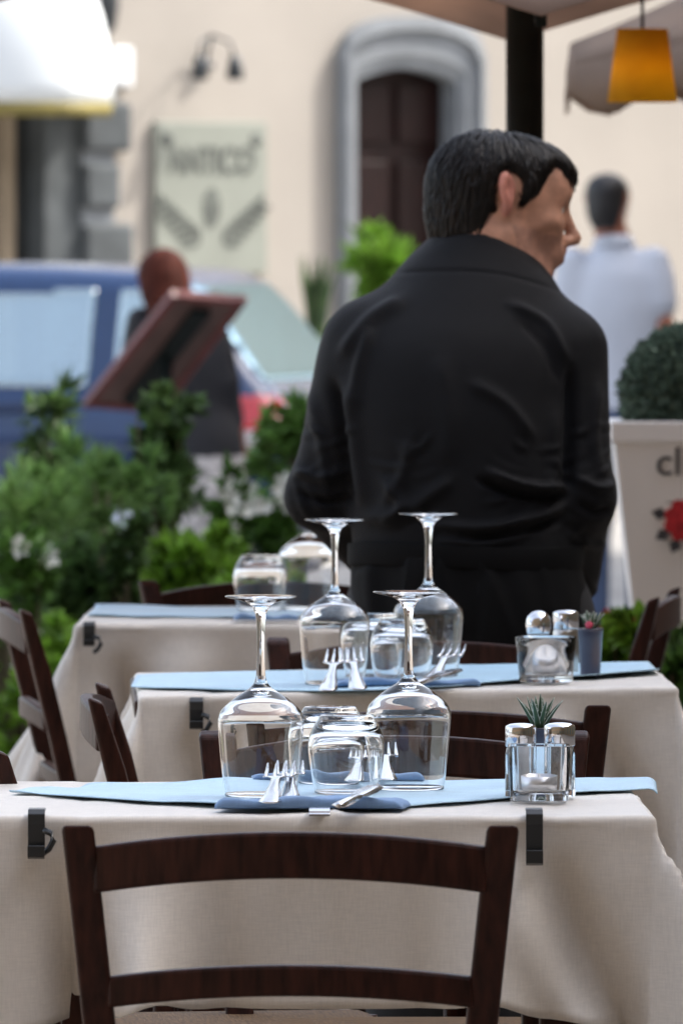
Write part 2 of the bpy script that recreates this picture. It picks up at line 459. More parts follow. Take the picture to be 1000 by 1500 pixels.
# ------------------------------------------------------------------ smooth solids (signed distances + surface nets)
class Field:
    def __init__(s, xs, ys, zs):
        s.xs, s.ys, s.zs = [np.asarray(a, np.float32) for a in (xs, ys, zs)]
        s.F = np.full((len(xs), len(ys), len(zs)), 0.4, np.float32)

    def add(s, fn, lo, hi, k=0.02, op='add', pad=0.06):
        ix, iy, iz = [slice(max(np.searchsorted(a, l - pad) - 1, 0), np.searchsorted(a, h + pad) + 1)
                      for a, l, h in ((s.xs, lo[0], hi[0]), (s.ys, lo[1], hi[1]), (s.zs, lo[2], hi[2]))]
        X = s.xs[ix][:, None, None]; Y = s.ys[iy][None, :, None]; Z = s.zs[iz][None, None, :]
        if X.size == 0 or Y.size == 0 or Z.size == 0: return s
        d = fn(X, Y, Z).astype(np.float32)
        A = s.F[ix, iy, iz]
        if op == 'add':
            h = np.maximum(k - np.abs(A - d), 0) / k
            s.F[ix, iy, iz] = np.minimum(A, d) - h * h * k * 0.25
        elif op == 'cut':
            d = -d
            h = np.maximum(k - np.abs(A - d), 0) / k
            s.F[ix, iy, iz] = np.maximum(A, d) + h * h * k * 0.25
        elif op == 'and':
            h = np.maximum(k - np.abs(A - d), 0) / k
            s.F[ix, iy, iz] = np.maximum(A, d) + h * h * k * 0.25
        return s

    def cone(s, a, b, ra, rb, k=0.02, **kw):
        a, b = np.array(a, float), np.array(b, float)
        ba = b - a
        q = float(ba @ ba) + 1e-9
        r = max(ra, rb)

        def fn(X, Y, Z):
            h = np.clip(((X - a[0]) * ba[0] + (Y - a[1]) * ba[1] + (Z - a[2]) * ba[2]) / q, 0, 1)
            return np.sqrt((X - a[0] - h * ba[0]) ** 2 + (Y - a[1] - h * ba[1]) ** 2 + (Z - a[2] - h * ba[2]) ** 2) - (ra + (rb - ra) * h)
        return s.add(fn, np.minimum(a, b) - r, np.maximum(a, b) + r, k, **kw)

    def ell(s, c, r, k=0.02, Rm=None, **kw):
        """ellipsoid; Rm columns = its axes"""
        c, r = np.array(c, float), np.array(r, float)
        Rm = np.eye(3) if Rm is None else np.asarray(Rm)
        m = r.max()

        def fn(X, Y, Z):
            dx, dy, dz = X - c[0], Y - c[1], Z - c[2]
            u = (Rm[0, 0] * dx + Rm[1, 0] * dy + Rm[2, 0] * dz)
            v = (Rm[0, 1] * dx + Rm[1, 1] * dy + Rm[2, 1] * dz)
            t = (Rm[0, 2] * dx + Rm[1, 2] * dy + Rm[2, 2] * dz)
            k0 = np.sqrt((u / r[0]) ** 2 + (v / r[1]) ** 2 + (t / r[2]) ** 2)
            k1 = np.sqrt((u / r[0] ** 2) ** 2 + (v / r[1] ** 2) ** 2 + (t / r[2] ** 2) ** 2) + 1e-6
            return k0 * (k0 - 1) / k1
        return s.add(fn, c - m, c + m, k, **kw)

    def loft(s, tab, infl=0.0, k=0.03, **kw):
        """elliptic sections stacked along z: rows (z, cx, cy, rx, ry)"""
        tab = np.array(tab, float)
        zz = np.linspace(tab[0, 0], tab[-1, 0], 120)
        cols = []
        for j in range(1, 5):
            sl = np.gradient(tab[:, j], tab[:, 0])
            i = np.clip(np.searchsorted(tab[:, 0], zz) - 1, 0, len(tab) - 2)
            h = tab[i + 1, 0] - tab[i, 0]
            t = (zz - tab[i, 0]) / h
            cols.append((2 * t ** 3 - 3 * t ** 2 + 1) * tab[i, j] + (t ** 3 - 2 * t ** 2 + t) * h * sl[i]
                        + (-2 * t ** 3 + 3 * t ** 2) * tab[i + 1, j] + (t ** 3 - t ** 2) * h * sl[i + 1])
        z0, z1 = tab[0, 0], tab[-1, 0]

        def fn(X, Y, Z):
            cx, cy, rx, ry = [np.interp(Z, zz, c) for c in cols]
            rx, ry = rx + infl, ry + infl
            e = np.sqrt(((X - cx) / rx) ** 2 + ((Y - cy) / ry) ** 2)
            d = (e - 1) * np.minimum(rx, ry)
            return np.maximum(d, np.maximum(z0 - Z, Z - z1))
        m = (tab[:, 3:5].max() + infl)
        lo = (tab[:, 1].min() - m, tab[:, 2].min() - m, z0)
        hi = (tab[:, 1].max() + m, tab[:, 2].max() + m, z1)
        return s.add(fn, lo, hi, k, **kw)

    def mesh(s):
        Fd, xs, ys, zs = s.F, s.xs, s.ys, s.zs
        I = Fd < 0
        cnt = np.zeros(tuple(n - 1 for n in I.shape), np.int8)
        offs = [(a, b, c) for a in (0, 1) for b in (0, 1) for c in (0, 1)]
        nx, ny, nz = cnt.shape
        for a, b, c in offs:
            cnt += I[a:a + nx, b:b + ny, c:c + nz]
        act = (cnt > 0) & (cnt < 8)
        idx = np.full(cnt.shape, -1, np.int64)
        gi, gj, gk = np.nonzero(act)
        idx[act] = np.arange(len(gi))
        acc = np.zeros((len(gi), 3)); n = np.zeros(len(gi))
        for a in offs:
            for b in offs:
                if sum(b) - sum(a) != 1 or any(q < p for p, q in zip(a, b)): continue
                fa = Fd[gi + a[0], gj + a[1], gk + a[2]]; fb = Fd[gi + b[0], gj + b[1], gk + b[2]]
                m = (fa < 0) != (fb < 0)
                t = np.where(m, fa / np.where(fa == fb, 1, fa - fb), 0)
                pa = np.stack([xs[gi + a[0]], ys[gj + a[1]], zs[gk + a[2]]], 1)
                pb = np.stack([xs[gi + b[0]], ys[gj + b[1]], zs[gk + b[2]]], 1)
                p = pa + (pb - pa) * t[:, None]
                acc[m] += p[m]; n[m] += 1
        V = acc / n[:, None]
        faces = []
        for ax in range(3):
            sl0 = [slice(1, -1)] * 3; sl1 = [slice(1, -1)] * 3
            sl0[ax] = slice(0, -1); sl1[ax] = slice(1, None)
            A, B = I[tuple(sl0)], I[tuple(sl1)]
            e = np.nonzero(A != B)
            flip = ~A[e]
            q = [e[0] + (0 if ax == 0 else 1), e[1] + (0 if ax == 1 else 1), e[2] + (0 if ax == 2 else 1)]
            b, c = (ax + 1) % 3, (ax + 2) % 3
            cells = []
            for db, dc in ((-1, -1), (0, -1), (0, 0), (-1, 0)):
                z = [q[0].copy(), q[1].copy(), q[2].copy()]
                z[b] = z[b] + db; z[c] = z[c] + dc
                cells.append(idx[z[0], z[1], z[2]])
            Q = np.stack(cells, 1)
            Q[flip] = Q[flip][:, ::-1]
            faces.append(Q[(Q >= 0).all(1)])
        return V, np.concatenate(faces)


def vnormals(V, Fc):
    n = np.zeros_like(V)
    a, b, c, d = V[Fc[:, 0]], V[Fc[:, 1]], V[Fc[:, 2]], V[Fc[:, 3]]
    fn = np.cross(c - a, d - b)
    for k in range(4): np.add.at(n, Fc[:, k], fn)
    return n / (np.linalg.norm(n, axis=1, keepdims=True) + 1e-12)


def relax(V, Fc, it=3, f=0.5):
    e = np.concatenate([Fc[:, [0, 1]], Fc[:, [1, 2]], Fc[:, [2, 3]], Fc[:, [3, 0]]])
    e = np.concatenate([e, e[:, ::-1]])
    cnt = np.bincount(e[:, 0], minlength=len(V))[:, None] + 1e-9
    for _ in range(it):
        a = np.zeros_like(V)
        np.add.at(a, e[:, 0], V[e[:, 1]])
        V = V * (1 - f) + a / cnt * f
    return V


def wob(V, sc, seed=0):
    """cheap smooth pseudo-noise"""
    r = np.random.default_rng(seed)
    o = 0
    for k in range(5):
        d = r.normal(size=3); d /= np.linalg.norm(d)
        o = o + np.sin(V @ d * sc * r.uniform(0.6, 1.6) + r.uniform(0, 6.28))
    return o / 5


def axis(*segs):
    """grid coordinates from (start, step) breakpoints ... (end,)"""
    out = []
    for (a, st), nx in zip(segs[:-1], segs[1:]):
        b = nx[0]
        n = max(int(round((b - a) / st)), 1)
        out += list(a + (b - a) * np.arange(n) / n)
    return np.array(out + [segs[-1][0]])


# ------------------------------------------------------------------ the ground
g = 600
obj('ground', [(-g, -g, STREET), (g, -g, STREET), (g, g, STREET), (-g, g, STREET)], [(0, 1, 2, 3)], M['street'])
tag(bpy.data.objects['ground'], kind='structure')
t = MB().box((0, 14.6, STREET / 2), (14.8, 27.4, -STREET)).build('terrace', M['deck'])
tag(bevel(t, 0.01), kind='structure')

# ------------------------------------------------------------------ unseen houses added beside and behind the terrace to shade it
def shade_house(label, x0, x1, y0, y1, h, face, col):
    o = empty('shade_house', ((x0 + x1) / 2, (y0 + y1) / 2, STREET), label, 'building')
    lx, ly = x1 - x0, y1 - y0
    MB().box((0, 0, h / 2), (lx, ly, h)).build('wall', col, o)
    MB().box((0, 0, h + .15), (lx + .8, ly + .8, .3)).build('roof', M['roof'], o)
    L_ = ly if face == 'x' else lx
    n = int(L_ // 3.2)
    for r in range(int((h - 1) // 3.4)):
        for k in range(n):
            t = -L_ / 2 + (k + .5) * L_ / n
            z = 1.7 + r * 3.4
            c_, d_ = (((-lx / 2 - .03, t, z), (.08, 1.1, 1.9)) if face == 'x' else ((t, ly / 2 + .03, z), (1.1, .08, 1.9)))
            w_ = MB().box(c_, d_).build('shutter', M['shutter'], o)
    return o


M['roof'] = mat('roof_tiles', (0.30, 0.14, 0.09), 0.9, var=0.2)
M['shutter'] = mat('green_shutter', (0.05, 0.09, 0.07), 0.7, var=0.15)
M['ochre'] = mat('ochre_plaster', (0.19, 0.125, 0.07), 0.9, var=0.08, scale=1.2)
shade_house('unseen ochre house added at the right to shade the terrace', 7.5, 17, -16, 56, 9.6, 'x', M['ochre'])
shade_house('unseen ochre house added behind the camera to block sky light', -44, 7, -16, -3, 19, 'y', M['ochre'])

# ------------------------------------------------------------------ building across the street
WA = R(35)
WO = at(600, 263, 62.0); WO.z = STREET
bld = empty('corner_building', WO, 'cream plastered house front with a grey stone arched doorway and a dark shop entrance', 'building', rz=WA)
WI = Matrix.Translation(WO) @ Matrix.Rotation(WA, 4, 'Z')
WIi = WI.inverted()


def wl(px, py, off=0.0):
    """wall-local (along, up) of the wall point the photograph shows at px, py; off = metres in front of the wall"""
    o = WIi @ Vector((0, 0, CAMZ))
    d = WIi.to_3x3() @ ray(px, py)
    p = o + d * ((-off - o.y) / d.y)
    return p.x, p.z


def wbox(mb, x0, x1, z0, z1, y0, y1):
    return mb.box(((x0 + x1) / 2, (y0 + y1) / 2, (z0 + z1) / 2), (x1 - x0, y1 - y0, z1 - z0))


# door opening outline (arched)
dx0, _ = wl(519, 200); dx1, _ = wl(666, 200)
ox0, _ = wl(491, 200); ox1, _ = wl(702, 200)
_, dz_s = wl(580, 119); _, dz_t = wl(580, 100)
_, oz_s = wl(595, 84); _, oz_t = wl(595, 24)


def arch(x0, x1, zs, zt, n=22, flat=True):
    pts = []
    for i in range(n + 1):
        u = -1 + 2 * i / n
        pts.append((x0 + (x1 - x0) * (u + 1) / 2, zs + (zt - zs) * ((1 - u * u) if flat else max(0, 1 - abs(u) ** 2.7) ** .5)))
    return pts


sx1, _ = wl(118, 250)            # shop opening right edge
sx0 = sx1 - 2.6
_, sz = wl(60, 118)
outline = [(-9, 0), (sx0, 0), (sx0, sz), (sx1, sz), (sx1, 0), (dx0 - 0.02, 0)] + [(dx0 - 0.02, dz_s)] + arch(dx0 - 0.02, dx1 + 0.02, dz_s, dz_t + 0.02)[1:-1] + \
          [(dx1 + 0.02, dz_s), (dx1 + 0.02, 0), (12, 0), (12, 7.5), (-9, 7.5)]


def extrude(poly, y0, y1):
    n = len(poly)
    v = [(x, y0, z) for x, z in poly] + [(x, y1, z) for x, z in poly]
    f = [tuple(range(n)), tuple(range(2 * n - 1, n - 1, -1))] + [(i, i + n, (i + 1) % n + n, (i + 1) % n) for i in range(n)]
    return v, f


v, f = extrude(outline, 0, 0.45)
obj('wall', v, f, M['plaster'], bld, False)
# stone surround: moulded outer band and inner splayed band
mb = MB()
A = [(ox0, 0), (ox0, oz_s)] + arch(ox0, ox1, oz_s, oz_t, flat=False)[1:-1] + [(ox1, oz_s), (ox1, 0)]
B = [(dx0, 0), (dx0, dz_s)] + arch(dx0, dx1, dz_s, dz_t)[1:-1] + [(dx1, dz_s), (dx1, 0)]


def lerp(P, Q, t): return [(a[0] + (b[0] - a[0]) * t, a[1] + (b[1] - a[1]) * t) for a, b in zip(P, Q)]


rows = [(A, -0.002), (A, -0.07), (lerp(A, B, .25), -0.085), (lerp(A, B, .3), -0.05), (lerp(A, B, .75), -0.05), (lerp(A, B, .8), -0.03), (B, -0.02), (B, 0.135)]
nn = len(A)
vv = [(x, y, z) for P, y in rows for x, z in P]
ff = [(i * nn + k, (i + 1) * nn + k, (i + 1) * nn + k + 1, i * nn + k + 1) for i in range(len(rows) - 1) for k in range(nn - 1)]
obj('door_surround', vv, ff, M['greystone'], bld, False)
dr = MB()
wbox(dr, dx0 - 0.015, dx1 + 0.015, 0, dz_t + 0.015, 0.14, 0.2)
dm = (dx0 + dx1) / 2
door = dr.build('door', M['doorwood'], bld)
pn = MB()
for s_ in (0, 1):
    a, b = (dx0 + 0.03, dm - 0.03) if s_ == 0 else (dm + 0.03, dx1 - 0.03)
    for z0, z1 in ((0.1, 0.9), (1.0, 1.9), (2.0, dz_s)):
        wbox(pn, a, b, z0, z1, 0.115, 0.139)
bevel(pn.build('door_panel', M['doorwood'], door), 0.012)
# shop entrance: dark interior, pale post, grey pilaster with banded blocks
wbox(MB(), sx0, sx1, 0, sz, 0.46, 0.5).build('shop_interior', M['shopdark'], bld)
mb = MB(); a, _ = wl(20, 250); b, _ = wl(38, 250); wbox(mb, a, b, 0, sz - 0.02, 0.1, 0.2); mb.build('shop_post', M['beigewood'], bld)
mb = MB(); a, _ = wl(62, 250); b, _ = wl(116, 250); wbox(mb, a, b - 0.002, 0, sz - 0.004, -0.03, 0.3); mb.build('shop_jamb', M['darkstone'], bld)
mb = MB()
for y0, y1, xr in ((150, 222, 181), (240, 305, 165), (328, 400, 184), (410, 480, 168), (490, 560, 184), (575, 640, 168)):
    a, zt = wl(113, y0); b, zb = wl(xr, y1)
    wbox(mb, a, b, zb, zt, -0.09, -0.002)
bevel(mb.build('pilaster_block', M['darkstone'], bld), 0.025)
mb = MB(); a, _ = wl(113, 300); b, _ = wl(160, 300); wbox(mb, a + 0.004, b, 0, sz + 0.2, -0.05, -0.003); mb.build('pilaster', M['greystone'], bld)

# awning: half dome of white canvas
ax0, _ = wl(-150, 100); ax1, az0 = wl(168, 150, 0.3); _, az1 = wl(60, -60)
acx = (ax0 + ax1) / 2; arx = (ax1 - ax0) / 2
aw = empty('shop_awning', WI @ Vector((acx, 0, az0)), 'white domed canvas awning with yellow lower edge over the shop entrance', 'awning', rz=WA)
v, f = [], []
nu, nv = 36, 14
for j in range(nv + 1):
    ph = j / nv * math.pi / 2
    for i in range(nu + 1):
        th = math.pi * i / nu
        sag = 1 - 0.025 * abs(math.sin(th * 4))
        rr = math.cos(ph) ** 0.55
        v.append((-math.cos(th) * arx * rr * sag, -0.01 - math.sin(th) * 0.75 * rr * sag, math.sin(ph) * 0.85))
f = [(j * (nu + 1) + i, j * (nu + 1) + i + 1, (j + 1) * (nu + 1) + i + 1, (j + 1) * (nu + 1) + i) for j in range(nv) for i in range(nu)]
cv = obj('canopy', v, f, M['awning'], aw)
so = cv.modifiers.new('thickness', 'SOLIDIFY'); so.thickness = 0.008
v = []
for i in range(nu + 1):
    th = math.pi * i / nu
    sag = 1 - 0.025 * abs(math.sin(th * 4))
    for z, o in ((-0.004, 1.0), (-0.075, 0.985)):
        v.append((-math.cos(th) * arx * sag * o, -0.012 - math.sin(th) * 0.75 * sag * o, z))
f = [(2 * i, 2 * i + 1, 2 * i + 3, 2 * i + 2) for i in range(nu)]
cv = obj('edge_band', v, f, M['yellowtrim'], aw)
so = cv.modifiers.new('thickness', 'SOLIDIFY'); so.thickness = 0.01

# dark lantern above the awning end and a small white box on the wall
x, z = wl(140, 12, 0.12)
lt = empty('wall_lantern', WI @ Vector((x, -0.16, z)), 'dark grey rounded lantern fixed to the wall above the white awning', 'lantern', rz=WA)
MB().lathe([(0, -0.19), (0.03, -0.18), (0.085, -0.1), (0.105, 0.02), (0.10, 0.14), (0.05, 0.22), (0, 0.24)], 20).build('lantern_body', M['lampmetal'], lt, True)
MB().box((0, 0.09, 0.05), (0.04, 0.14, 0.04)).build('bracket', M['lampmetal'], lt)
x, z = wl(180, 98, 0.05)
jb = empty('junction_box', WI @ Vector((x, -0.03, z)), 'small white box fixed to the plaster beside the awning', 'box', rz=WA)
bevel(MB().box((0, 0, 0), (0.13, 0.055, 0.21)).build('casing', M['whitepaint'], jb), 0.01)
MB().box((0, -0.031, 0), (0.09, 0.004, 0.17)).build('cover', M['whitepaint'], jb)

# double wall spotlight
x, z = wl(316, 95, 0.12)
sp = empty('wall_spotlight', WI @ Vector((x, -0.02, z)), 'twin dark spotlights on a thin curved bracket above the pale green sign', 'lamp', rz=WA)
MB().lathe([(0, -0.02), (0.05, -0.02), (0.05, 0.01), (0, 0.02)], 16).build('wall_plate', M['lampmetal'], sp, True)
xa, _ = wl(290, 105, 0.2); xb, _ = wl(341, 105, 0.2)
br = MB()
br.sweep([(xa - x, -0.2, 0.03), (xa - x + .02, -0.18, 0.12), (0, -0.06, 0.16), (xb - x - .02, -0.18, 0.12), (xb - x, -0.2, 0.03)], 0.008)
br.sweep([(0, 0, 0), (0, -0.06, 0.16)], 0.01)
br.build('bracket', M['lampmetal'], sp, True)
for q in (xa - x, xb - x):
    MB().lathe([(0, 0.05), (0.028, 0.045), (0.036, 0.0), (0.048, -0.05), (0.042, -0.08), (0, -0.07)], 16, c=(q, -0.2, 0)).build('lamp_head', M['lampmetal'], sp, True)

# sign board
x0, zt = wl(226, 178, 0.03); x1, zb = wl(390, 402, 0.03)
sg = empty('shop_sign', WI @ Vector(((x0 + x1) / 2, -0.003, (zt + zb) / 2)), 'pale green sign board with dark lettering and a laurel emblem on the wall', 'sign', rz=WA)
sw, sh = x1 - x0, zt - zb
bevel(MB().box((0, -0.02, 0), (sw, 0.04, sh)).build('board', M['sign'], sg), 0.008)


def text(body, size, mat_, parent, loc, rot, extr=0.003, sx=1.0):
    cu = bpy.data.curves.new('lettering', 'FONT')
    cu.body = body
    cu.size = size
    cu.extrude = extr
    cu.align_x = 'CENTER'
    cu.align_y = 'CENTER'
    cu.offset = 0.004 if extr > .002 else 0.0
    cu.materials.append(mat_)
    tmp = bpy.data.objects.new('lettering_curve', cu)
    C.objects.link(tmp)
    bpy.context.view_layer.update()
    me = bpy.data.meshes.new_from_object(tmp.evaluated_get(bpy.context.evaluated_depsgraph_get()))
    bpy.data.objects.remove(tmp)
    o = bpy.data.objects.new('lettering', me)
    C.objects.link(o)
    o.parent = parent
    o.location = loc
    o.rotation_euler = rot
    o.scale = (sx, 1, 1)
    return o


text('ANTICO', 0.2, M['signink'], sg, (0, -0.044, sh * 0.24), (R(90), 0, 0), sx=sw * 0.72 / 0.72)


def blob(pts, y):
    n = len(pts)
    return [(px_, y, pz_) for px_, pz_ in pts], [tuple(range(n))]


em = MB()
em.add(*extrude([(0.055 * math.cos(a) * sw / .8, -0.06 * sh + 0.105 * math.sin(a)) for a in np.linspace(2 * math.pi, 0, 20, False)], -0.047, -0.041))
for sgn in (-1, 1):
    for k in range(7):
        t_ = k / 6
        cx, cz = sgn * (0.09 + 0.26 * t_) * sw / .8, -0.36 * sh + (0.05 + 0.2 * t_)
        for side in (-1, 1):
            ang = math.atan2(0.2, sgn * 0.26) + side * 0.75
            ex, ez = math.cos(ang), math.sin(ang)
            l, wd = 0.10 - 0.03 * t_, 0.018
            P = [(cx, cz), (cx + ex * l * .5 - ez * wd, cz + ez * l * .5 + ex * wd), (cx + ex * l, cz + ez * l), (cx + ex * l * .5 + ez * wd, cz + ez * l * .5 - ex * wd)]
            em.add(*extrude(P[::-1], -0.046 - 0.0007 * k - 0.0003 * side, -0.041))
em.build('emblem', M['signink'], sg)
for sx_ in (-1, 1):
    b_ = MB().lathe([(0, .046), (0.035, .044), (0.04, .04)], 12).build('corner_boss', M['signink'], sg, True)
    b_.rotation_euler = (R(90), 0, 0); b_.location = (sx_ * sw * 0.4, 0, sh * 0.38)


# ------------------------------------------------------------------ plants
def leaves(n, cen, rad, ln, wd, up=0.3, seed=0, clump=0, shell=0.0, hook=0.0):
    """n small folded leaf blades spread in clumps through an ellipsoid; returns verts, faces"""
    r = np.random.default_rng(seed)
    cen, rad = np.array(cen), np.array(rad)
    u = r.normal(size=(n, 3)); u /= np.linalg.norm(u, axis=1, keepdims=True)
    rr = r.uniform(shell, 1, n) ** (1 / 2.2)
    P = u * rr[:, None]
    if clump:
        cc = r.normal(size=(clump, 3)); cc /= np.linalg.norm(cc, axis=1, keepdims=True)
        cc *= r.uniform(0.2, 1.02, (clump, 1))
        sz = r.uniform(0.10, 0.36, clump)
        i = r.integers(0, clump, n)
        P = cc[i] + u * (rr * sz[i])[:, None]
    out = P / (np.linalg.norm(P, axis=1, keepdims=True) + 1e-6)
    P = cen + P * rad
    d = out * (1 - up) + np.array([0, 0, up]) + r.normal(size=(n, 3)) * 0.55
    d /= np.linalg.norm(d, axis=1, keepdims=True)
    s = np.cross(d, r.normal(size=(n, 3))); s /= np.linalg.norm(s, axis=1, keepdims=True)
    nn_ = np.cross(s, d)
    L = ln * r.uniform(0.6, 1.25, (n, 1)); W = wd * r.uniform(0.7, 1.2, (n, 1))
    v = np.stack([P, P + d * L * .45 + s * W * .5 + nn_ * W * .18, P + d * L, P + d * L * .45 - s * W * .5 + nn_ * W * .18, P + d * L * .5], 1).reshape(-1, 3)
    k = np.arange(n)[:, None] * 5
    f = np.concatenate([k + np.array([[0, 1, 2, 4]]), k + np.array([[0, 4, 2, 3]])])
    return v, f


def stems(n, base, rad, top, r0, seed=0):
    r = np.random.default_rng(seed)
    mb = MB()
    for _ in range(n):
        a, q = r.uniform(0, 6.28), r.uniform(0, 1)
        b = Vector(base) + Vector((math.cos(a) * rad * q * .4, math.sin(a) * rad * q * .4, 0))
        e = Vector((base[0] + math.cos(a) * rad * q * 1.0, base[1] + math.sin(a) * rad * q * 1.0, top * r.uniform(.75, 1)))
        m = (b + e) / 2 + Vector(r.normal(size=3) * rad * 0.08)
        mb.sweep([b, m, e], [r0, r0 * .7, r0 * .3], 5)
    return mb


def shrub(name, label, cat, px, py_top, py_bot, Y, halfw_px, n, ln, wd, leafmat, z_base=0.33, up=0.3, clump=26, seed=1, group=None, depth=None, nst=9, flowers=None):
    s = F / Y
    c = at(px, (py_top + py_bot) / 2, Y)
    hw = halfw_px / s
    hh = (py_bot - py_top) / 2 / s
    root = empty(name, (c.x, Y, z_base), label, cat, group=group)
    dep = depth or hw
    cz = c.z - z_base
    lr = np.random.default_rng(seed + 100)
    vs, fs, n0 = [], [], 0
    lobes = [(0, 0, -.25, .8)] + [(lr.uniform(-.62, .62), lr.uniform(-.6, .6), lr.uniform(-.55, .62), lr.uniform(.3, .55)) for _ in range(6)]
    tot = sum(q[3] ** 2 for q in lobes)
    for k, (ox, oy, oz, sz_) in enumerate(lobes):
        v, f = leaves(max(int(n * sz_ ** 2 / tot), 30), (ox * hw, oy * dep, cz + oz * hh), (hw * sz_, dep * sz_, hh * sz_), ln * lr.uniform(.75, 1.3), wd * lr.uniform(.75, 1.3), up * lr.uniform(.3, 1.1), seed * 9 + k, max(clump // 4, 5))
        vs.append(v); fs.append(f + n0); n0 += len(v)
    v, f = np.concatenate(vs), np.concatenate(fs)
    obj('foliage', v, f, leafmat, root, False)
    stems(nst, (0, 0, 0), hw * .8, cz + hh * .7, 0.006 + 0.012 * hw, seed).build('stem', M['stem'], root, True)
    if flowers:
        fm, nf, fz0, fz1 = flowers
        r = np.random.default_rng(seed + 5)
        mb = MB()
        for _ in range(nf):
            p = Vector((r.uniform(-1, 1) * hw, r.uniform(-1, .6) * dep, cz + hh * r.uniform(fz0, fz1)))
            for k in range(6):
                a = k * math.pi / 3 + r.uniform(0, 1)
                d = Vector((math.cos(a), -0.35 + .3 * math.sin(a), math.sin(a)))
                q = Vector((-math.sin(a), 0.1, math.cos(a)))
                l = r.uniform(.018, .028)
                mb.add([p, p + d * l * .6 + q * l * .35, p + d * l, p + d * l * .6 - q * l * .35], [(0, 1, 2, 3)])
        mb.build('blossom', fm, root, False)
    return root


# troughs that hold the bed along the terrace edge
for k, (cx, lab) in enumerate(((-0.95, 'long weathered planter trough under the rosemary at the left terrace edge'), (0.95, 'long weathered planter trough behind the waiter and the white pot'))):
    tr = empty('planter_trough', (cx, 25.8 if k == 0 else 22.4, 0), lab, 'planter', group='troughs along the terrace edge')
    mb = MB()
    for y_ in (-1.65, 1.65): mb.box((0, y_, 0.06), (1.86, 0.04, 0.12))
    for x_ in (-0.91, 0.91): mb.box((x_, 0, 0.06), (0.04, 3.26, 0.12))
    bevel(mb.build('sides', M['trough'], tr), 0.005)
    MB().box((0, 0, 0.05), (1.78, 3.26, 0.09)).build('soil', M['soil'], tr)

# ground cover in the bed (uncountable)
gv, gf = [], []
for k, (cx, sd_) in enumerate(((-0.95, 3), (0.95, 4))):
    v, f = leaves(5200, (cx, 25.7 if k == 0 else 22.3, 0.18), (0.95, 1.75, 0.2), 0.05, 0.02, 0.6, sd_, 90)
    gf.append(f + sum(len(q) for q in gv)); gv.append(v)
tag(obj('ground_cover', np.concatenate(gv), np.concatenate(gf), M['lf_bright'], None, False),
    'bright green low leaves filling the planter troughs', 'ground cover', kind='stuff')

shrub('rosemary_bush', 'feathery grey green rosemary bush behind the far table, the leftmost one', 'bush', 10, 668, 960, 25.2, 110, 5200, 0.05, 0.006, M['lf_rosemary'], up=0.7, clump=40, seed=11, z_base=.11, group='rosemary bushes')
shrub('rosemary_bush', 'broad feathery grey green rosemary bush behind the left corner of the farthest table', 'bush', 145, 655, 930, 25.8, 105, 5600, 0.05, 0.006, M['lf_rosemary'], up=0.7, clump=44, seed=12, z_base=.11, group='rosemary bushes')
shrub('dark_shrub', 'very dark low shrub right behind the farthest table', 'bush', 150, 735, 960, 24.8, 75, 2600, 0.045, 0.02, M['lf_dark'], clump=22, seed=13, z_base=.11)
shrub('leafy_shrub', 'tall dark leafy shrub with glossy leaves in front of the menu stand', 'bush', 225, 552, 800, 26.4, 74, 1700, 0.055, 0.03, M['lf_dark'], clump=30, seed=14, z_base=.11)
shrub('sprig_plant', 'thin upright leafy sprig standing before the blue car', 'plant', 72, 520, 800, 26.9, 38, 330, 0.055, 0.022, M['lf_dark'], clump=14, seed=15, z_base=.11, nst=6)
shrub('flowering_plant', 'low green plant with white blossoms beside the elbow of the waiter', 'plant', 385, 700, 860, 26.6, 58, 1300, 0.05, 0.022, M['lf_mid'], clump=18, seed=17, z_base=.11, flowers=(M['petal'], 30, .4, 1.0))
shrub('flowering_plant', 'small white flowered plant at the far left of the bed', 'plant', 30, 770, 910, 24.5, 52, 600, 0.045, 0.02, M['lf_mid'], clump=14, seed=18, z_base=.11, flowers=(M['petal'], 7, -.3, .95))
shrub('bright_bush', 'bright green leafy bush between the rosemary and the white blossoms', 'bush', 275, 760, 930, 25.3, 75, 1900, 0.05, 0.024, M['lf_bright'], clump=22, seed=19, z_base=.11)
shrub('bright_bush', 'bright green low bush under the white blossoms', 'bush', 385, 815, 930, 25.1, 70, 1600, 0.05, 0.022, M['lf_bright'], clump=20, seed=20, z_base=.11)
shrub('green_bush', 'mid green bush behind the elbow of the waiter, in front of the car tail light', 'bush', 425, 590, 740, 29.0, 48, 520, 0.06, 0.02, M['lf_mid'], clump=16, seed=21, z_base=-0.2, up=.5)
shrub('pink_flower_plant', 'low bright plant with pink blossoms at the foot of the white pot', 'plant', 910, 880, 1010, 19.8, 70, 1700, 0.04, 0.022, M['lf_bright'], clump=20, seed=22, flowers=(M['pink'], 2, .4, .8))
shrub('bright_bush', 'bright green bush at the right picture edge behind the right hand chair', 'bush', 1010, 930, 1110, 19.6, 60, 1300, 0.045, 0.022, M['lf_mid'], clump=16, seed=23)
shrub('bright_bush', 'bright green bush low behind the left hand chair backs', 'bush', 50, 900, 1110, 24.2, 80, 1700, 0.045, 0.02, M['lf_bright'], clump=22, seed=24, z_base=.11)
